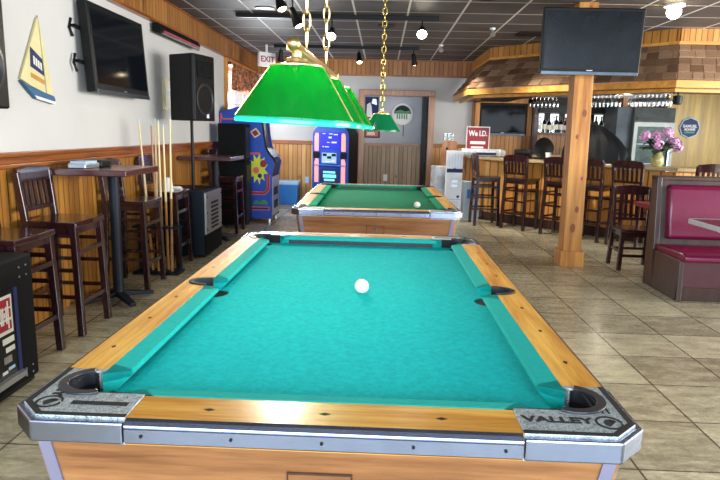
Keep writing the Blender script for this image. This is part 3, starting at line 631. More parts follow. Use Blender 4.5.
for k in range(4): MB().prism([(-.065+.027*k, .285-.012*k), (-.047+.027*k, .277-.012*k), (-.047+.027*k, .222-.010*k), (-.065+.027*k, .230-.010*k)], .009, .011, 'yz').build('emblem_mark', 'offwhite', t)
MB().prism([(-.10, .17), (.06, .13), (.06, .10), (-.10, .14)], .006, .009, 'yz').build('sail_patch', plain('ochre_patch', '#c98c3a', .6), t)

t = thing('strip_heater', 'slim black radiant heater with a red tube on the left wall', 'heater', (-2.33, 7.0, 2.375))
MB().prism([(-.045, -.03), (.03, -.055), (.05, .0), (.02, .05), (-.045, .05)], -.68, .68, 'xz').build('housing', 'matte_black', t, bev=.008)
MB().tube([(.045, -.6, -.025), (.045, .6, -.025)], .016, 10).build('heating_tube', 'heater_glow', t)
MB().box(.02, .055, -.62, .62, -.05, -.043).build('reflector', 'steel', t)
t = thing('framed_picture', 'small cream and yellow framed picture behind the loudspeaker', 'picture', (XL, 6.80, 1.735))
MB().box(0, .02, -.16, .16, -.165, .165).box(.0, .012, -.14, .14, -.14, .14).build('frame', 'paleyellow', t); MB().box(.02, .022, -.135, .135, -.14, .14).build('print', 'offwhite', t)
for z in (.04, -.02): MB().prism([(-.09, z), (.0, z+.03), (.09, z), (.0, z+.012)], .022, .024, 'yz').build('motif', 'lightblue', t)

# tall black cabinet
t = thing('tall_cabinet', 'tall black cabinet standing in front of the blue arcade machine', 'cabinet', (-2.08, 8.52, 0))
MB().box(-.20, .20, -.18, .18, .04, .93).build('lower_box', 'matte_black', t, bev=.01)
MB().box(-.19, .19, -.17, .17, .94, 1.45).build('upper_box', 'matte_black', t, bev=.01)
MB().box(.195, .205, -.14, .14, .1, .88).build('front_grille', 'black', t); MB().box(.185, .195, -.14, .14, .98, 1.40).build('upper_grille', 'black', t)
for x in (-.16, .16):
    for y in (-.14, .14): MB().lathe([(.03, 0), (.03, .042)], (x, y, 0), 10).build('caster', 'rubber', t)

# arcade machine: side towards camera, front faces +x
t = thing('arcade_machine', 'blue upright arcade machine with pink stripes on its side', 'arcade machine', (-2.39, 8.9, 0))
side = [(0, .06), (.86, .06), (.86, .70), (.905, .90), (.87, .95), (.80, 1.02), (.745, 1.12), (.715, 1.28), (.69, 1.50), (.70, 1.56), (.62, 1.66), (.36, 1.71), (.0, 1.62)]
MB().prism(side, .0, .025, 'xz').build('side_panel', 'blue', t); MB().prism(side, .615, .64, 'xz').build('side_panel', 'blue', t)
inn = [(x-.02, z) if x > .1 else (x, z) for x, z in side]
MB().prism(inn, .025, .615, 'xz').build('cabinet', 'black', t)
e = MB()
for a, b_ in zip(side[3:10], side[4:11]): e.bar((a[0]+.004, .012, a[1]), (b_[0]+.004, .012, b_[1]), .05, .022, (0, 1, 0))
e.build('edge_moulding', 'black', t)
MB().prism([(.84, .10), (.865, .10), (.865, .68), (.84, .68)], .04, .60, 'xz').build('coin_door', 'steel', t)
for z in (.2, .4): MB().box(.864, .872, .15, .45, z, z+.12).build('coin_slot', 'black', t)
MB().prism([(.70, 1.10), (.88, .955), (.89, .975), (.71, 1.12)], .03, .61, 'xz').build('control_panel', 'navy', t)
MB().add([(.70, .06, 1.14), (.70, .58, 1.14), (.64, .58, 1.46), (.64, .06, 1.46)], [(0, 1, 2, 3)]).build('monitor', 'screen', t)
def stripe(pts, wd, mat, lvl=0): 
    b = MB()
    for p, q in zip(pts, pts[1:]): b.bar((p[0], -.002-lvl, p[1]), (q[0], -.002-lvl, q[1]), wd, .004, (0, 1, 0))
    return b.build('side_stripe', mat, t)
stripe([(.02, 1.60), (.05, 1.52), (.64, 1.52)], .022, 'pinkred'); stripe([(.02, 1.0), (.02, 1.55)], .018, 'pinkred')
stripe([(.45, .44), (.74, .44), (.80, .50), (.80, .72)], .05, 'pinkred'); stripe([(.45, .44), (.735, .44), (.80, .505), (.80, .72)], .026, 'darkred', .001)
stripe([(.30, .21), (.82, .21)], .055, 'pinkred'); stripe([(.32, .21), (.80, .21)], .028, 'navy', .001)
stripe([(.46, 1.02), (.66, 1.03), (.66, .99)], .03, 'pinkred')
# plain abstract burst in place of the cabinet art
bp_ = []
for k in range(22):
    a = 2*PI*k/22; r = (.20 if k % 2 else .125); bp_.append((.63+r*math.cos(a)*.85, .80+r*math.sin(a)*1.15))
MB().prism(bp_, -.005, 0, 'xz').build('side_burst', 'yellow', t)
for (x, z, r, mt) in ((.72, .88, .055, 'darkred'), (.60, .78, .05, 'pinkred'), (.66, .70, .035, 'navy')): MB().prism(arc(x, z, r, 0, 2*PI, 14)[:-1], -.008, -.005, 'xz').build('side_burst', mt, t)
for (x, r) in ((.60, .06), (.72, .07)): MB().prism(arc(x, .27, r, 0, PI, 10), -.004, 0, 'xz').build('side_arc', 'green', t)
MB().prism([(.50, 1.34), (.60, 1.40), (.68, 1.31), (.58, 1.25)], -.004, 0, 'xz').build('side_patch', 'paleyellow', t); MB().prism([(.53, 1.335), (.60, 1.375), (.65, 1.31), (.58, 1.275)], -.006, -.004, 'xz').build('side_patch', 'darkred', t)
for x in (.06, .80):
    for y in (.06, .58): MB().lathe([(.025, 0), (.025, .062)], (x, y, 0), 10).build('foot', 'steel', t)

for ch in t.children: ch.scale.x = .9
t = thing('cool_box', 'blue cool box with pale lid on the floor by the back wall', 'cool box', (-1.75, 11.32, 0))
MB().prism([(-.19, -.16), (.19, -.16), (.19, .16), (-.19, .16)], 0, .37, 'xy', [(-.21, -.18), (.21, -.18), (.21, .18), (-.21, .18)]).build('tub', 'coolblue', t, bev=.012)
MB().box(-.22, .22, -.19, .19, .37, .44).build('lid', 'lightblue', t, bev=.015)
MB().tube([(-.215, -.02, .30), (-.24, -.02, .33), (-.24, .02, .33), (-.215, .02, .30)], .008, 6).build('handle', 'white', t)
def outlet(label, loc, mat='lightblue'):
    t = thing('wall_outlet', label, 'outlet', loc, 0, 'wall outlets'); MB().box(-.04, .04, -.008, 0, -.065, .065).build('plate', mat, t, bev=.003)
    for z in (.025, -.025): MB().box(-.014, .014, -.011, -.007, z-.014, z+.014).build('socket', 'white', t)
outlet('pale blue wall outlet on the boards left of the kiosk', (-1.42, 11.58, .44)); outlet('white wall outlet low on the doorway boards', (.09, 11.88, .50), 'white')

# music kiosk, turned a little to the left
t = thing('jukebox_kiosk', 'tall blue lit jukebox kiosk with black arched sides by the back wall', 'jukebox', (-.92, 11.0, 0), -.33)
ow = .36; outl = [(-ow, .04), (ow, .04), (ow, 1.28)]+[(ow-.16+.16*math.cos(a), 1.30+.17*math.sin(a)) for a in [PI/2*i/8 for i in range(9)]]+[(-ow+.16-.16*math.cos(a), 1.30+.17*math.sin(a)) for a in [PI/2*(8-i)/8 for i in range(9)]]+[(-ow, 1.28)]
MB().prism(outl, .0, .44, 'xz').build('cabinet', 'black', t, bev=.008)
MB().prism([(x*.985, z*.99+.008) for x, z in outl], -.03, .0, 'xz').build('front_panel', 'blue', t, bev=.008)
for s in (-1, 1):
    for z0, z1 in ((1.02, 1.34), (.45, .88)):
        MB().prism([(s*.225, z0), (s*.305, z0), (s*.305, z1-.06), (s*.285, z1), (s*.235, z1), (s*.225, z1-.02)], -.045, -.03, 'xz').build('light_panel', 'kiosk_pink', t, bev=.004)
    MB().box(s*.27-.065, s*.27+.065, -.04, -.03, .76+.13, .76+.24).build('side_speaker', 'black', t)
sc_ = MB().box(-.19, .19, -.04, -.03, 1.06, 1.36).build('lit_screen', 'kiosk_screen', t)
rr = random.Random(11)
for (x, z, wd, hh) in ((-.15, 1.325, .06, .014), (-.02, 1.32, .07, .018), (.07, 1.31, .08, .018), (-.03, 1.25, .06, .03), (-.06, 1.17, .05, .014), (.03, 1.165, .10, .028), (-.15, 1.09, .03, .02), (-.10, 1.09, .08, .014)): MB().box(x, x+wd, -.042, -.04, z, z+hh).build('screen_writing', 'kiosk_text', sc_)
MB().box(-.16, .13, -.045, -.03, .80, .99).build('control_panel', 'lightblue', t, bev=.004)
for x, z in ((-.14, .93), (.04, .93), (-.05, .885)): MB().box(x, x+.08, -.05, -.044, z, z+.045).build('button_block', 'black', t)
MB().box(-.08, .02, -.06, -.044, .815, .84).box(.03, .12, -.06, -.044, .82, .865).build('card_slot', 'white', t)
MB().box(-.30, .30, -.07, -.03, .755, .775).build('ledge', 'coolblue', t, bev=.005)
lp = MB().box(-.19, .19, -.04, -.03, .28, .70).build('lower_panel', 'navy', t)
for k, (x0, x1, hh) in enumerate(((-.13, .11, .04), (-.13, .13, .06), (-.11, .10, .04), (-.12, .06, .03))): MB().box(x0, x1, -.043, -.04, .64-.07*k-hh/2, .64-.07*k+hh/2).build('lettering_band', 'kiosk_cyan', lp)
MB().box(-.3, .3, .02, .34, 0, .04).build('plinth', 'black', t)

# alcove: round lit sign, pictures
t = thing('round_sign', 'round white-rimmed sign with dark upper half on the doorway wall', 'sign', (.385, 11.895, 1.735))
MB().lathe([(0, -.03), (.19, -.03), (.205, -.02), (.205, 0), (0, 0)], (0, 0, 0), 36, 'y').build('disc', 'white', t, True)
MB().prism(arc(0, .0, .165, .05, PI-.05, 20), -.036, -.03, 'xz').build('upper_print', 'blueblack', t)
MB().prism([(-.15, .02), (.15, .02), (.14, .07), (.05, .05), (-.04, .08), (-.14, .05)], -.040, -.036, 'xz').build('skyline_print', 'green', t)
rr = random.Random(4)
for k in range(5): MB().box(-.11+.045*k, -.085+.045*k, -.036, -.03, -.10+rr.uniform(0, .03), .0).build('lower_print', 'green', t)
MB().tube([(.02, -.01, -.2), (.03, -.005, -.28), (.025, -.005, -.42)], .006, 6).build('cord', 'black', t)
t = thing('poster', 'dark poster with white figure shapes at the top left of the doorway', 'poster', (-.215, 11.9, 1.845))
MB().box(-.125, .135, -.012, 0, -.2, .2).build('sheet', 'navy', t)
MB().prism([(-.10, -.18), (.02, -.18), (.0, .02), (-.03, .10), (-.09, .06)], -.015, -.012, 'xz').build('print', 'white', t); MB().prism([(.0, .08), (.10, .05), (.09, .16), (.02, .17)], -.015, -.012, 'xz').build('print', 'steel', t)
t = thing('framed_photo', 'small black-framed photo below the poster in the doorway', 'picture', (-.19, 11.9, 1.35))
MB().box(-.16, .15, -.03, 0, -.08, .08).build('frame', 'black', t, bev=.004); MB().box(-.13, .12, -.033, -.03, -.055, .055).build('print', 'pinkred', t); MB().box(-.10, .05, -.035, -.033, -.03, .03).build('print', 'offwhite', t)

# ------------------------------------------------------------------ post with television
t = thing('wooden_post', 'knotty pine post from floor to ceiling carrying the television', 'post', (2.08, 6.5, 0))
MB().bar((0, 0, .0), (-.045, 0, H), .192, .192, (0, 1, 0)).build('post', 'pine', t, bev=.004)
MB().box(-.125, .125, -.125, .125, .0, .17).build('plinth', 'pine', t, bev=.006)
rr = random.Random(2)
for z, x, r in ((1.62, .03, .022), (1.38, -.03, .014), (.62, .02, .02), (.42, -.01, .028), (2.64, .02, .02), (.95, .05, .012)):
    MB().lathe([(0, -.0985), (r, -.0985), (r, -.09)], (x-.045*z/H, 0, z), 14, 'y', 1.8).build('knot', plain('knot_brown', '#8c4a22', .5), t)
tv = television('large black flat television hung on the wooden post', (2.02, 6.17, 2.30), (R_(3), 0, 0), 0.965, .615, bz=.03, scr='screen2', dp=.07)
MB().box(-.12, .12, .07, .10, -.12, .12).build('mount_plate', 'black', tv); MB().box(-.03, .03, .10, .21, -.05, .05).build('wall_arm', 'black', tv)

# ------------------------------------------------------------------ bar canopy
t = thing('bar_canopy', 'shingled wooden canopy with orange fascia over the bar', 'canopy', (0, 0, 0))
def ring(d):   # footprint offset outwards by d from the frieze line
    return [(1.67-d, YB-.06), (1.67-d, 9.78-.414*d), (3.61-.414*d, 7.80-d), (8.0, 7.80-d)]
fz = ring(0); ev = ring(.35)
b = MB()
for i in range(3):
    p, q = fz[i], fz[i+1]; n = Vector((q[1]-p[1], -(q[0]-p[0]), 0)).normalized()*-.03
    b.add([(p[0], p[1], 2.53), (q[0], q[1], 2.53), (q[0], q[1], H), (p[0], p[1], H), (p[0]+n.x*-1, p[1]+n.y*-1, 2.53), (q[0]-n.x, q[1]-n.y, 2.53), (q[0]-n.x, q[1]-n.y, H), (p[0]-n.x, p[1]-n.y, H)],
          [(0, 1, 2, 3), (7, 6, 5, 4), (0, 4, 5, 1), (3, 2, 6, 7), (0, 3, 7, 4), (1, 5, 6, 2)])
def bead_diag():
    m = bead('canopy_frieze_boards', '#9c6424', '#e0a050', 'x', .07); return m
b.build('frieze', bead_diag(), t)
def band(name, d0, d1, z0, z1, mat, bev=0):
    A, B = ring(d0), ring(d1); b = MB()
    for i in range(3):
        b.add([(*A[i], z0), (*A[i+1], z0), (*A[i+1], z1), (*A[i], z1), (*B[i], z0), (*B[i+1], z0), (*B[i+1], z1), (*B[i], z1)], [(0, 1, 2, 3), (7, 6, 5, 4), (0, 4, 5, 1), (3, 2, 6, 7)])
    b.add([(*A[0], z0), (*A[0], z1), (*B[0], z1), (*B[0], z0)], [(0, 1, 2, 3)]); return b.build(name, mat, t)
band('frieze_moulding', .0, .035, 2.525, 2.56, 'pine_x'); band('fascia', .33, .36, 1.985, 2.068, 'pine_x'); band('lower_fascia', .22, .25, 1.94, 1.985, 'pine_x')
band('soffit', -.62, .35, 1.980, 1.988, 'walnut')
# shingles: every course a strip of overlapping slabs
sh = MB(); rr = random.Random(8); rows = 5
for i in range(3):
    def at(s, k): # s along face, k from eave (0) to frieze (1)
        e0, e1, f0, f1 = ev[i], ev[i+1], fz[i], fz[i+1]
        a = Vector((e0[0]+(f0[0]-e0[0])*k, e0[1]+(f0[1]-e0[1])*k, 2.075+(2.53-2.075)*k)); c = Vector((e1[0]+(f1[0]-e1[0])*k, e1[1]+(f1[1]-e1[1])*k, 2.075+(2.53-2.075)*k)); return a+(c-a)*s
    ln = (Vector(ev[i+1])-Vector(ev[i])).length; up = (at(.5, 1)-at(.5, 0)).normalized(); al = (at(1, .5)-at(0, .5)).normalized(); nn = al.cross(up); nn = nn if nn.z > 0 else -nn
    sh.add([at(0, 0), at(1, 0), at(1, 1), at(0, 1)], [(0, 1, 2, 3)])
    for r in range(rows):
        s = -.0
        while s < 1:
            wd = rr.uniform(.11, .21)/ln; s1 = min(1, s+wd); k0, k1 = r/rows, min(1, (r+1.15)/rows); o0 = nn*(.016+rr.uniform(0, .012)); o1 = nn*.004; g = .003/ln
            v = [at(s+g, k0), at(s1-g, k0), at(s1-g, k1), at(s+g, k1)]
            sh.add([v[0]+o0, v[1]+o0, v[2]+o1, v[3]+o1, v[0], v[1], v[2], v[3]], [(0, 1, 2, 3), (0, 4, 5, 1), (0, 3, 7, 4), (1, 5, 6, 2)]); s = s1
sh.build('shingle_roof', 'shingle', t)

# ------------------------------------------------------------------ bar
t = thing('bar_counter', 'long angled wooden bar counter under the canopy', 'bar', (0, 0, 0))
def bring(d): return [(1.5+d, YB-.06), (1.5+d, 9.80+.414*d), (3.68+.414*d, 7.62+d), (8.0, 7.62+d)]
MB().prism(bring(0)+bring(.55)[::-1], .985, 1.025).build('counter_top', 'stone', t, bev=.006)
MB().prism(bring(-.01)+bring(.03)[::-1], .985, 1.028).build('counter_edge', 'stone', t, bev=.008)
A, B = bring(.2), bring(.30); b = MB(); b.prism(A+B[::-1], .0, .96)
m, tt, bb = newmat('bar_front_pine'); 
M['bar_front'] = bead('bar_front_pine_boards', '#d4852e', '#ffc470', 'x', .11, '#5a3212'); b.build('front_boards', 'bar_front', t)
MB().prism(bring(.185)+bring(.2)[::-1], .0, .14).build('kick_board', 'walnut', t)
# wall with boards behind the bar, television in a pine frame
struct(MB().box(1.68, 8, YB-.03, YB, 1.19, 2.0).box(2.0, 8, YB-.03, YB, 0, 1.19).build('trim_13', 'bar_back_bead'))
t = television('black television in a pine frame on the wall behind the bar', (2.245, 11.47, 1.675), (0, 0, 0), .86, .57, bz=.03, dp=.07)
b = MB()
for x0, x1, z0, z1 in ((-.52, -.44, -.36, .37), (.44, .52, -.30, .37), (-.52, .52, .29, .37)): b.box(x0, x1, -.02, .09, z0, z1)
b.build('frame', 'pine', t)
t = thing('back_bar_cabinet', 'dark back bar with lit panels and bottle shelves', 'back bar', (0, 0, 0))
MB().box(2.78, 4.42, 11.27, 11.56, 0, 1.0).build('cupboard', 'walnut', t)
MB().box(2.78, 4.42, 11.25, 11.56, 1.0, 1.04).build('worktop', 'stone', t)
MB().box(2.775, 2.85, 11.27, 11.55, 1.04, 2.1).build('upright', 'mahog', t); MB().box(4.34, 4.42, 11.27, 11.55, 1.04, 2.1).build('upright', 'pine', t)
MB().box(2.83, 4.34, 11.54, 11.56, 1.42, 2.1).build('back_panel', 'black', t)
MB().box(2.83, 4.34, 11.30, 11.54, 1.42, 1.45).build('shelf', 'mahog', t); MB().box(2.83, 4.34, 11.27, 11.54, 1.80, 1.95).build('header', 'black', t)
for x in (2.86, 3.13, 3.40, 3.67, 3.94, 4.17): MB().box(x, x+.15, 11.525, 11.54, 1.46, 1.79).build('light_panel', 'bw_glow', t)
bot = {}
def bottle(kind, mat, r, h):
    t = thing('bottle', '', 'bottle', (0, 0, 0), 0, 'bottles on the back bar shelf')
    MB().lathe([(0, 0), (r, 0), (r, h*.58), (r*.85, h*.66), (r*.36, h*.76), (r*.34, h*.94), (0, h*.94)], (0, 0, 0), 14).build('body', mat, t, True)
    MB().lathe([(r*.42, h*.93), (r*.42, h), (0, h)], (0, 0, 0), 10).build('cap', 'black', t); MB().shell([(r*1.02, h*.18), (r*1.02, h*.48)], (0, 0, 0), 14).build('paper_band', 'offwhite', t); return t
kinds = [('clear', bottle('c', 'wine_glass', .036, .28)), ('green', bottle('g', 'bottle_green', .036, .31)), ('amber', bottle('a', 'bottle_amber', .045, .28)), ('dark', bottle('d', 'black', .040, .31))]
places = {0: [2.90, 3.16, 3.48, 3.84, 4.20], 1: [2.99, 3.30, 3.66, 4.02], 2: [3.08, 3.39, 3.75, 4.11], 3: [3.22, 3.57, 3.93, 4.29]}
order = ('leftmost', 'second from left', 'third from left', 'fourth from left', 'rightmost')
for ki, (kn, src) in enumerate(kinds):
    xs = places[ki]
    for j, x in enumerate(xs):
        lb = '%s glass bottle on the back bar shelf, %s of the %s ones' % (kn, order[j] if j < len(xs)-1 else 'rightmost', kn)
        if j == 0: src.location = (x, 11.38+.02*ki, 1.45); src['label'] = lb
        else: dup(src, (x, 11.38+.02*((ki+j) % 4), 1.45), 0, lb)

# hanging wine glasses under the canopy on rails
def wine_glass():
    t = thing('wine_glass', '', 'wine glass', (0, 0, 0), 0, 'wine glasses hanging upside down under the canopy')
    MB().lathe([(.038, 0), (.038, -.004), (.006, -.008), (.004, -.05), (.014, -.058), (.040, -.085), (.044, -.115), (.036, -.16)], (0, 0, 0), 14, 'z', 1, False).build('glass_body', 'wine_glass', t, True); return t
wg = wine_glass(); first = True
for (p, q, n, where) in (((2.28, 9.50), (2.56, 9.22), 6, 'in the rack left of the post'), ((2.85, 8.93), (3.22, 8.56), 9, 'in the rack right of the post'), ((3.34, 8.44), (3.70, 8.10), 9, 'in the right hand rack before the fridge')):
    r = thing('glass_rack', 'dark wooden glass rack under the canopy, ' + {6: 'left of the post', 9: 'just right of the post'}[n] if where[-6:] != 'fridge' else 'dark wooden glass rack under the canopy, in front of the fridge', 'glass rack')
    d = Vector((q[0]-p[0], q[1]-p[1], 0)); nrm = Vector((1, 1, 0)).normalized()
    for s in (-.11, .0, .11):
        a = Vector((*p, 1.972))+nrm*(s+.02); MB().bar(a-d*.04, a+d*1.04, .03, .014).build('rail', 'walnut', r)
    for i in range(n):
        for s in (0, .11):
            pos = Vector((*p, 1.964))+d*((i+.5)/n)+nrm*(s-.035)
            lb = 'stemmed wine glass hanging upside down ' + where
            if first: wg.location = pos; wg['label'] = lb; wg['group'] = 'wine glasses '+where; first = False
            else: dup(wg, pos, 0, lb, 'wine glasses '+where)
# canopy underside lamp heads (dark cluster) and bar fill light
t = thing('canopy_spotlight', 'black spotlight under the canopy corner near the flowers', 'spotlight', (3.76, 8.0, 1.975))
MB().tube([(0, 0, 0), (0, 0, -.05)], .012, 8).lathe([(.03, 0), (.03, .006)], (0, 0, -.006), 12).build('mount', 'black', t); MB().lathe([(.03, -.16), (.055, -.15), (.06, -.05), (.03, -.045), (0, -.045)], (0, 0, .0), 16).build('head', 'black', t, True)
MB().lathe([(0, -.150), (.048, -.150)], (0, 0, 0), 16).build('bulb', 'bulb', t)
l = bpy.data.lights.new('bar_fill_light', 'POINT'); l.energy = 8; l.shadow_soft_size = .1; l.color = (1, .88, .7); o = bpy.data.objects.new('bar_fill_light', l); o.location = (3.7, 9.6, 1.85); C.objects.link(o)  # added fill light to brighten the bar, no fitting here

# fridge, ply panel, round blue sign
M['fridge_body'] = plain('fridge_grey_steel', '#6a7274', .45, .2, spec=.3)
t = thing('bar_fridge', 'tall steel fridge with glass door behind the flowers', 'fridge', (4.60, 10.84, 0))
MB().box(-.32, .36, -.28, .4, 0, 1.90).build('cabinet', 'fridge_body', t, bev=.008)
MB().box(-.31, .35, -.292, -.28, 1.66, 1.89).build('top_panel', plain('fridge_grille', '#3a4242', .5, spec=.2, var=.3), t); MB().box(-.29, .33, -.31, -.292, 1.69, 1.73).build('top_handle', 'black', t)
b = MB()
for x0, x1, z0, z1 in ((-.32, -.26, .1, 1.65), (.30, .36, .1, 1.65), (-.26, .30, 1.58, 1.65), (-.26, .30, .1, .17)): b.box(x0, x1, -.31, -.28, z0, z1)
dr = b.build('door_frame', plain('fridge_white_frame', '#b8c0bc', .5, spec=.2), t, bev=.004); MB().box(-.26, .30, -.30, -.295, .17, 1.58).build('door_glass', plain('fridge_dark_glass', '#3c5654', .35, spec=.15, var=.5, vs=8), dr)
MB().box(.27, .29, -.34, -.31, .7, 1.2).build('handle', 'steel', dr)
for z in (.6, .95, 1.28): MB().box(-.25, .29, -.304, -.300, z, z+.012).build('shelf_edge', 'lightblue', dr)
MB().box(-.58, -.33, -.2, .4, 0, 1.90).build('side_panel', plain('blue_grey_panel', '#4c5660', .5, spec=.2, var=.4, vs=3), t)
struct(MB().box(4.99, 8, 10.95, 11.05, 0, 2.2).build('wall_bar', 'ochre'))
t = thing('round_beer_sign', 'round navy blue beer sign on the ochre panel right of the fridge', 'sign', (5.40, 10.945, 1.585))
MB().lathe([(0, -.02), (.165, -.02), (.17, -.015), (.17, 0), (0, 0)], (0, 0, 0), 8, 'y').build('board', 'navy', t)
MB().lathe([(.165, -.024), (.18, -.02), (.18, 0), (.165, 0)], (0, 0, 0), 8, 'y', 1, False).build('rim', 'lightblue', t)
text('SAMUEL', 'lettering', 'white', t, T(0, -.024, .025) @ RX, .068, .001, .002); text('ADAMS', 'lettering', 'white', t, T(0, -.024, -.03) @ RX, .058, .001, .002)
MB().prism([(-.09, -.095), (.08, -.095), (.09, -.065), (-.08, -.065)], -.024, -.02, 'xz').build('print', 'green', t)

# flowers on the bar
t = thing('flower_vase', 'pink hydrangea bouquet in a pale yellow glass vase on the bar', 'flowers', (3.60, 8.03, 1.026))
MB().lathe([(0, 0), (.06, 0), (.085, .05), (.075, .12), (.05, .16), (.06, .18), (.052, .18), (.044, .16)], (0, 0, 0), 20).build('vase', plain('pale_yellow_glass', '#9a9660', .15, spec=.6, var=.15), t, True)
rr = random.Random(21)
heads = [(-.20, -.05, .38, .068), (-.06, -.10, .29, .068), (.10, .0, .43, .074), (.15, -.10, .30, .072), (.25, .0, .25, .06), (.0, .08, .40, .062)]
for hx, hy, hz, hr in heads:
    MB().tube([(0, 0, .12), (hx*.5, hy*.5, hz*.65), (hx, hy, hz-.02)], .004, 6).build('stem', 'leaf', t)
    b = MB()
    for k in range(75):
        v = Vector((rr.gauss(0, 1), rr.gauss(0, 1), rr.gauss(0, 1)+.2)).normalized(); p = Vector((hx, hy, hz))+v*hr*rr.uniform(.65, 1.15)
        a = v.orthogonal().normalized(); c = v.cross(a); r = rr.uniform(.014, .022); th = rr.uniform(0, 6)
        b.add([p+(a*math.cos(th+PI/2*q)+c*math.sin(th+PI/2*q))*r+v*(.004 if q % 2 else 0) for q in range(4)]+[p-v*.01], [(0, 1, 2, 3), (0, 4, 1), (1, 4, 2), (2, 4, 3), (3, 4, 0)])
    b.ball((hx, hy, hz), hr*.55, 10, 6); b.build('flower_head', 'pinkflower', t)
for k in range(34):
    a = rr.uniform(0, 2*PI); e = rr.uniform(-.2, .9); d = Vector((math.cos(a)*math.cos(e), math.sin(a)*math.cos(e), math.sin(e))); p = Vector((d.x*.05, d.y*.05, .19+.10*rr.random())); s = Vector((-d.y, d.x, 0)).normalized(); L_ = rr.uniform(.15, .27)
    q = lambda k_, w_, z_=0: p+d*L_*k_+s*w_+Vector((0, 0, z_))
    MB().add([q(0, 0), q(.35, .05, .01), q(.75, .04, 0), q(1, 0, -.03), q(.75, -.04, 0), q(.35, -.05, .01), q(.4, 0, -.006), q(.75, 0, -.012)], [(0, 6, 1), (1, 6, 7, 2), (2, 7, 3), (0, 5, 6), (5, 4, 7, 6), (4, 3, 7)]).build('leaf', 'leaf', t)

# ------------------------------------------------------------------ things on and by the bar
t = thing('covered_machine', 'bulky thing on the bar under black bin liners, behind the post', 'covered machine', (3.03, 8.78, 1.026), -PI/4)
b = MB(); n, mm = 72, 16; vs = []; rr = random.Random(31)
for j in range(mm+1):
    k = j/mm
    for i in range(n):
        a = 2*PI*i/n; prof = (1-k**1.9)**.72 if k < 1 else 0; lump = 1+.05*math.sin(3*a+5*k)+.035*math.sin(9*a+4*k)+.03*math.sin(17*a-3*k)
        vs.append((.50*math.cos(a)*prof*lump, .20*math.sin(a)*prof*lump, .52*k*(1+.05*math.cos(2*a)*k)))
b.add(vs, [(j*n+i, j*n+(i+1) % n, (j+1)*n+(i+1) % n, (j+1)*n+i) for j in range(mm) for i in range(n)]+[tuple(range(n-1, -1, -1))]); b.build('black_liner', 'bag', t, True)
MB().ball((-.05, 0, .53), .05, 12, 6, (1.2, .8, .7)).build('knot', 'bag', t, True)
t = thing('paper_cup', 'white paper cup on the bar beside the round black tray', 'cup', (2.50, 9.16, 1.026)); MB().shell([(.035, 0), (.045, .11)], (0, 0, 0), 16).add([(.034*math.cos(2*PI*k/16), .034*math.sin(2*PI*k/16), .004) for k in range(16)], [tuple(range(16))]).build('cup_wall', 'white', t, True); MB().lathe([(.044, .108), (.048, .110), (.044, .113)], (0, 0, 0), 16, 'z', 1, False).build('rolled_rim', 'white', t)
t = thing('round_tray', 'round black tray standing on edge on the bar', 'tray', (2.50, 9.42, 1.026), -PI/4)
MB().lathe([(0, -.012), (.15, -.012), (.16, -.02), (.168, -.016), (.16, .006), (0, .004)], (0, 0, .168), 32, 'y').build('disc', 'black', t, True)
MB().box(-.15, .15, -.03, .05, 0, .012).build('stand', 'black', t)
t = thing('card_terminal', 'black box-shaped till display on the bar behind the stool', 'till', (2.20, 9.52, 1.026), -.3)
MB().box(-.13, .13, -.05, .06, .02, .14).build('screen_box', 'black', t, bev=.01); MB().box(-.09, .09, -.06, .06, 0, .02).build('base', 'rubber', t); MB().box(-.115, .115, -.053, -.05, .035, .13).build('screen', 'screen', t)
t = thing('paper_roll_pack', 'long white plastic-wrapped paper roll lying on the left end of the bar', 'paper roll', (1.63, 9.90, 1.026), -.06)
MB().lathe([(.0, -.33), (.058, -.33), (.064, -.32), (.064, .30), (.05, .36), (.02, .38), (0, .38)], (0, 0, .064), 18, 'x').build('wrapped_roll', plain('grey_white_wrap', '#c8ccd2', .25, var=.25, vs=25), t, True)
for x in (-.30, .28): MB().lathe([(.0655, x-.012), (.0665, x), (.0655, x+.012)], (0, 0, .064), 18, 'x', 1, False).build('band', 'white', t)
MB().box(-.1, .22, -.068, -.06, .03, .07).build('print', 'navy', t)
t = thing('paper_box', 'grey printer-like box on the bar under the white roll', 'box', (1.66, 10.25, 1.026)); MB().box(-.12, .35, -.1, .1, 0, .09).build('body', 'steel', t, bev=.008); MB().box(-.08, .30, -.103, -.1, .03, .06).build('print', 'black', t)
t = thing('notice_sign', 'dark red notice with white letters standing on the bar end', 'sign', (1.66, 10.6, 1.026), 0)
MB().box(-.20, .20, -.008, .008, .02, .49).build('board', 'white', t); MB().box(-.185, .185, -.012, -.008, .04, .475).build('face', 'darkred', t); MB().box(-.18, .18, -.05, .05, 0, .02).build('foot', 'white', t)
text('We I.D.', 'lettering', 'white', t, T(-.0, -.0135, .37) @ RX @ Matrix.Diagonal((.82, 1.05, 1, 1)), .12, .001, .004)
MB().box(-.13, .13, -.014, -.012, .19, .24).build('lettering_band', 'white', t); MB().box(-.11, .10, -.014, -.012, .12, .15).build('lettering_band', 'white', t)
t = thing('wooden_partition', 'brown wooden end board with a hole, left of the red notice', 'partition', (1.16, 10.55, 0))
MB().prism([(-.12, 0), (.14, 0), (.14, 1.24), (.10, 1.27), (-.04, 1.27), (-.12, 1.20)], -.02, .02, 'xz').build('board', wood('brown_board', '#8f5a34', '#b98358', 'z', 7, .4), t, bev=.004)
MB().lathe([(.0, -.024), (.022, -.024), (.022, -.02)], (-.03, 0, 1.13), 12, 'y').build('hole', 'hole', t); MB().box(-.1, .1, -.1, .1, 0, .03).build('foot', 'walnut', t)
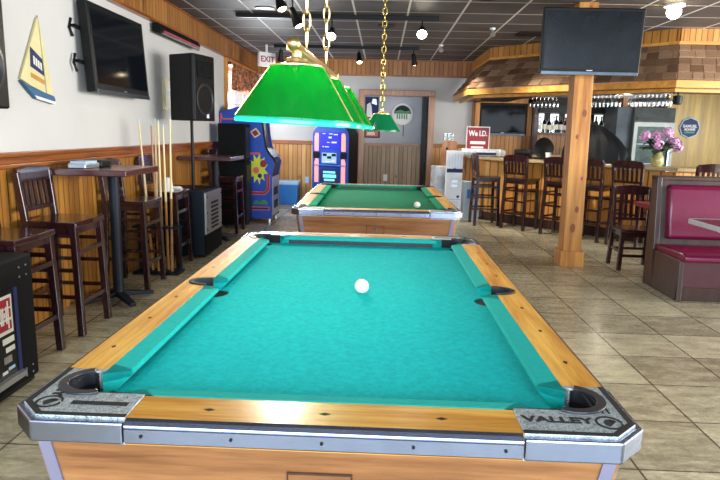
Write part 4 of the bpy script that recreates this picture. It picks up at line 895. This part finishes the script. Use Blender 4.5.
for k, x in enumerate((1.10, 1.17, 1.23)):
    o = MB().lathe([(0, 0), (.022, 0), (.026, .12), (.022, .12), (.018, .01), (0, .01)], (0, 0, 0), 12).build('drinking_glass', 'wine_glass', None, True); o.location = (x-.01, 10.55, 1.271); tag(o, ('left', 'middle', 'right')[k]+'most clear glass on top of the brown end board' if k != 1 else 'clear glass in the middle on top of the brown end board', 'glass', 'glasses on the end board')

def carton(name, label, loc, rz, wx, wy, hh, mat='white', tilt=0):
    t = thing(name, label, 'carton', loc, rz); t.rotation_euler = (tilt, 0, rz)
    MB().box(-wx/2, wx/2, -wy/2, wy/2, 0, hh).build('box', mat, t, bev=.004); return t
t = carton('tall_carton', 'tall white carton with blue stripe standing beside the far pool table', (1.16, 9.62, 0), .05, .25, .12, 1.12, plain('white_card', '#f2f6fc', .5, var=.03))
for z0, z1, mt in ((.78, .84, 'navy'), (.35, .36, 'lightblue')): MB().box(-.125, .125, -.063, -.06, z0, z1).build('printed_band', mt, t)
MB().prism([(-.05, .80), (0, .86), (.05, .80)], -.065, -.06, 'xz').build('printed_mark', 'navy', t)
for k in range(5): MB().box(-.09+.045*k, -.085+.045*k, -.063, -.06, .88, 1.08).build('printed_line', 'steel', t); MB().box(-.08+.035*k, -.072+.035*k, -.063, -.06, .12, .33).build('printed_line', 'lightblue', t)
MB().prism(arc(.07, .40, .022, 0, 2*PI, 12)[:-1], -.063, -.06, 'xz').build('printed_mark', 'navy', t)
for z in (.55, .62): MB().box(-.04, .05, -.063, -.06, z, z+.04).build('printed_mark', 'steel', t)
t = carton('low_carton', 'white carton stacked behind the stool, right of the tall carton', (1.48, 9.98, 0), .1, .26, .3, .62, plain('blue_white_card', '#b4c6d8', .5, var=.1)); MB().box(-.08, .08, -.153, -.15, .35, .5).build('printed_mark', 'coolblue', t)
t = carton('wrapped_pack', 'crumpled clear-wrapped white pack behind the far pool table corner', (1.0, 9.95, 0), .2, .30, .25, .86, plain('crumpled_wrap', '#c8ccd6', .25, var=.3, vs=12)); MB().box(-.1, .08, -.128, -.125, .5, .7).build('printed_mark', 'steel', t)

# ------------------------------------------------------------------ booth and its table
t = thing('booth_bench', 'burgundy vinyl booth bench in a brown wooden frame', 'booth', (2.58, 5.1, 0))
BWd = 2.2
MB().prism([(.49, 0), (.69, 0), (.72, 1.03), (.60, 1.03), (.53, .36), (.49, .36)], 0, .045, 'yz').build('back_end_panel', 'walnut', t, bev=.006)
MB().prism([(0.0, .0), (.50, 0), (.53, .36), (.02, .36)], .0, .04, 'yz').build('seat_end_panel', 'walnut', t, bev=.006)
MB().box(.04, BWd, .03, .5, 0, .36).build('seat_base', plain('dark_maroon_board', '#4a2028', .4), t); MB().box(.0, BWd, .02, .035, 0, .12).build('kick_board', 'walnut', t)
MB().prism([(.525, .36), (.68, .30), (.71, 1.02), (.61, 1.02)], .04, BWd, 'yz').build('back_board', 'walnut', t, bev=.008)
MB().prism([(.60, 1.0), (.73, 1.0), (.73, 1.04), (.60, 1.04)], .0, BWd, 'yz').build('top_rail', 'walnut', t, bev=.008)
MB().prism([(-.015, .345), (.54, .345), (.54, .41), (.03, .43), (-.015, .40)], .02, BWd, 'yz').build('seat_cushion', 'vinyl', t, True, bev=.02, seg=3)
MB().prism([(.47, .47), (.58, .45), (.64, .97), (5.45e-1, .955)], .09, BWd, 'yz').build('back_cushion', 'vinyl', t, True, bev=.035, seg=4)
t = thing('booth_table', 'table with pale edge in front of the booth at the right edge', 'table', (3.15, 4.66, 0))
MB().box(-.62, 1.2, -.37, .28, .705, .745).build('table_top', 'mahog_top', t, bev=.004)
MB().box(-.632, -.62, -.37, .28, .705, .745).box(-.62, 1.2, .28, .292, .705, .745).box(-.62, 1.2, -.382, -.37, .705, .745).build('metal_edge', 'steel', t, bev=.003)
MB().lathe([(.045, .05), (.04, .7), (.12, .704)], (.5, -.05, 0), 18).build('pedestal', 'black', t, True); MB().bar((.25, -.05, .025), (.75, -.05, .025), .07, .05).bar((.5, -.3, .025), (.5, .2, .025), .07, .05).build('foot', 'black', t)
t = thing('dining_table', 'dark red topped dining table in the gap between booth and chair', 'table', (3.10, 6.08, 0))
MB().box(-.48, .5, -.21, .2, .70, .74).build('table_top', 'darkred', t, bev=.005); MB().lathe([(.045, .05), (.04, .69), (.1, .698)], (0, 0, 0), 16).build('pedestal', 'black', t, True)
for k in range(4):
    a = k*PI/2+.25; MB().bar((.03*math.cos(a), .03*math.sin(a), .05), (.36*math.cos(a), .36*math.sin(a), .02), .07, .04, (0, 0, 1), .7).build('foot', 'blueblack', t)

# ------------------------------------------------------------------ ceiling lights and signs
def track(label, x0, x1, y, z=H-.035):
    o = MB().box(x0, x1, y-.018, y+.018, z-.012, z+.035).build('light_track', 'black', None, bev=.003); return tag(o, label, 'light track', 'black ceiling light tracks')
track('black light track across the ceiling nearest the front lamp chains', -1.75, .62, 7.32); track('black light track across the ceiling further back, near the exit sign', -1.75, .55, 9.85)
def head(label, x, y, drop, tilt, rz, bulb='bulb', power=0, r=.05, globe=False, aim=None):
    t = thing('track_spotlight', label, 'spotlight', (x, y, H-.05 if not globe else H-.05), rz, 'ceiling spotlights')
    MB().tube([(0, 0, .0 if y not in (5.6, 5.62) else .05), (0, 0, -drop)], .008, 8).build('stem', 'black', t)
    X = T(0, 0, -drop) @ Matrix.Rotation(tilt, 4, 'X')
    MB(X).lathe([(.025, .03), (.032, .02), (.034, -.05), (r, -.12), (r, -.15), (r-.006, -.15), (r-.008, -.12)], (0, 0, 0), 18).build('head', 'black', t, True)
    MB(X).lathe([(0, -.155), (r*.6, -.15), (r-.008, -.132), (r-.01, -.12)], (0, 0, 0), 18).build('bulb', bulb, t, True)
    if power:
        l = bpy.data.lights.new('spot_light', 'SPOT'); l.energy = power; l.spot_size = 1.9; l.spot_blend = .6; l.shadow_soft_size = .04; l.color = (1, .9, .74); o = bpy.data.objects.new('spot_light', l); o.parent = t; C.objects.link(o)
        wm = T(x, y, H-.05) @ Matrix.Rotation(rz, 4, 'Z'); p = wm @ X @ Vector((0, 0, -.17))
        o.matrix_local = X @ T(0, 0, -.17) if aim is None else wm.inverted() @ T(*p) @ (Vector(aim)-p).to_track_quat('-Z', 'Y').to_matrix().to_4x4()
        if aim: l.spot_size = 1.5; l.shadow_soft_size = .03
head('black spotlight head on a long stem above the near lamp', -.83, 5.6, .24, -.5, 1.2, power=30)
head('black spotlight head cut off at the top edge, left of the long-stemmed one', -.97, 5.62, .10, -.5, .9, power=170, aim=(-.1, 2.3, .76))
head('white-faced spotlight hanging behind the lamp chains', -.62, 7.32, .12, -.9, 0, power=30, r=.062)
head('glaring lit spotlight bulb in the middle of the ceiling', .43, 7.32, .09, -1.0, -.05, 'bulb_hot', 30, .062)
head('black spotlight on the far track nearest the exit sign', -1.64, 9.85, .06, .3, .4, power=25)
head('black spotlight on the far track above the doorway, left', -.40, 9.85, .08, -.5, .2, power=30)
head('black spotlight on the far track above the doorway, right', .46, 9.85, .08, .2, -.9, power=25)
for (x, y, lb, i) in ((.86, 9.55, 'small steel ceiling spotlight right of the glaring bulb', 0), (1.36, 8.0, 'small steel ceiling spotlight left of the post television', 1)):
    t = thing('ceiling_spotlight', lb, 'spotlight', (x, y, H)); MB().lathe([(.035, -.02), (.035, 0)], (0, 0, 0), 14).build('mount', 'white', t); MB(T(0, 0, -.045) @ Matrix.Rotation(-.7, 4, 'X')).lathe([(.018, .03), (.022, -.02), (.035, -.06), (.03, -.06)], (0, 0, 0), 12).build('head', 'steel', t, True)
    l = bpy.data.lights.new('spot_light', 'SPOT'); l.energy = (110, 150)[i]; l.spot_size = 1.3; l.spot_blend = .8; l.shadow_soft_size = .05; l.color = (1, .92, .78); o = bpy.data.objects.new('spot_light', l); C.objects.link(o); o.parent = t; p = Vector((x, y, H-.12)); o.location = (0, 0, -.12); o.rotation_euler = (Vector(((1.9, 9.9, .5), (2.9, 8.9, .5))[i])-p).to_track_quat('-Z', 'Y').to_euler()
t = thing('round_ceiling_lamp', 'warm lit round lamp on the ceiling at the top right', 'lamp', (2.9, 6.46, H)); MB().lathe([(.10, 0), (.10, -.02)], (0, 0, 0), 20).build('base', 'white', t); MB().ball((0, 0, -.07), .07, 16, 10).build('bulb', 'bulb', t, True)
for i, (x, y, lb) in enumerate(((.02, 6.0, 'near the gold chain, nearest'), (.02, 7.95, 'near the gold chain, further back'), (1.0, 6.3, 'right of the middle, nearest'), (-1.55, 5.9, 'over the left side, nearest'), (-1.35, 7.0, 'over the left side, further back'), (2.02, 7.55, 'left of the post'), (-.55, 5.25, 'above the front lamp'))):
    t = thing('ceiling_vent', 'dark round recessed ceiling fitting '+lb, 'ceiling fitting', (x, y, H), 0, 'dark round ceiling fittings'); MB().lathe([(.0, -.004), (.09, -.004), (.11, -.008), (.11, 0)], (0, 0, 0), 24).build('disc', 'black', t)
t = thing('exit_sign', 'white exit sign with red letters near the left end of the far ceiling', 'exit sign', (-1.88, 9.9, 2.37), .75)
MB().box(-.15, .15, -.03, .03, 0, .22).build('housing', 'white', t, bev=.005); text('EXIT', 'lettering', 'red', t, T(0, -.032, .11) @ RX, .125, .001, .003); MB().tube([(0, 0, .2), (0, 0, .34)], .02, 8).build('stem', 'white', t)
t = thing('ceiling_grille', 'dark rectangular ceiling vent left of the post television', 'ceiling vent', (2.05, 8.35, H)); MB().box(-.3, .3, -.15, .15, -.02, 0).build('frame', 'black', t);
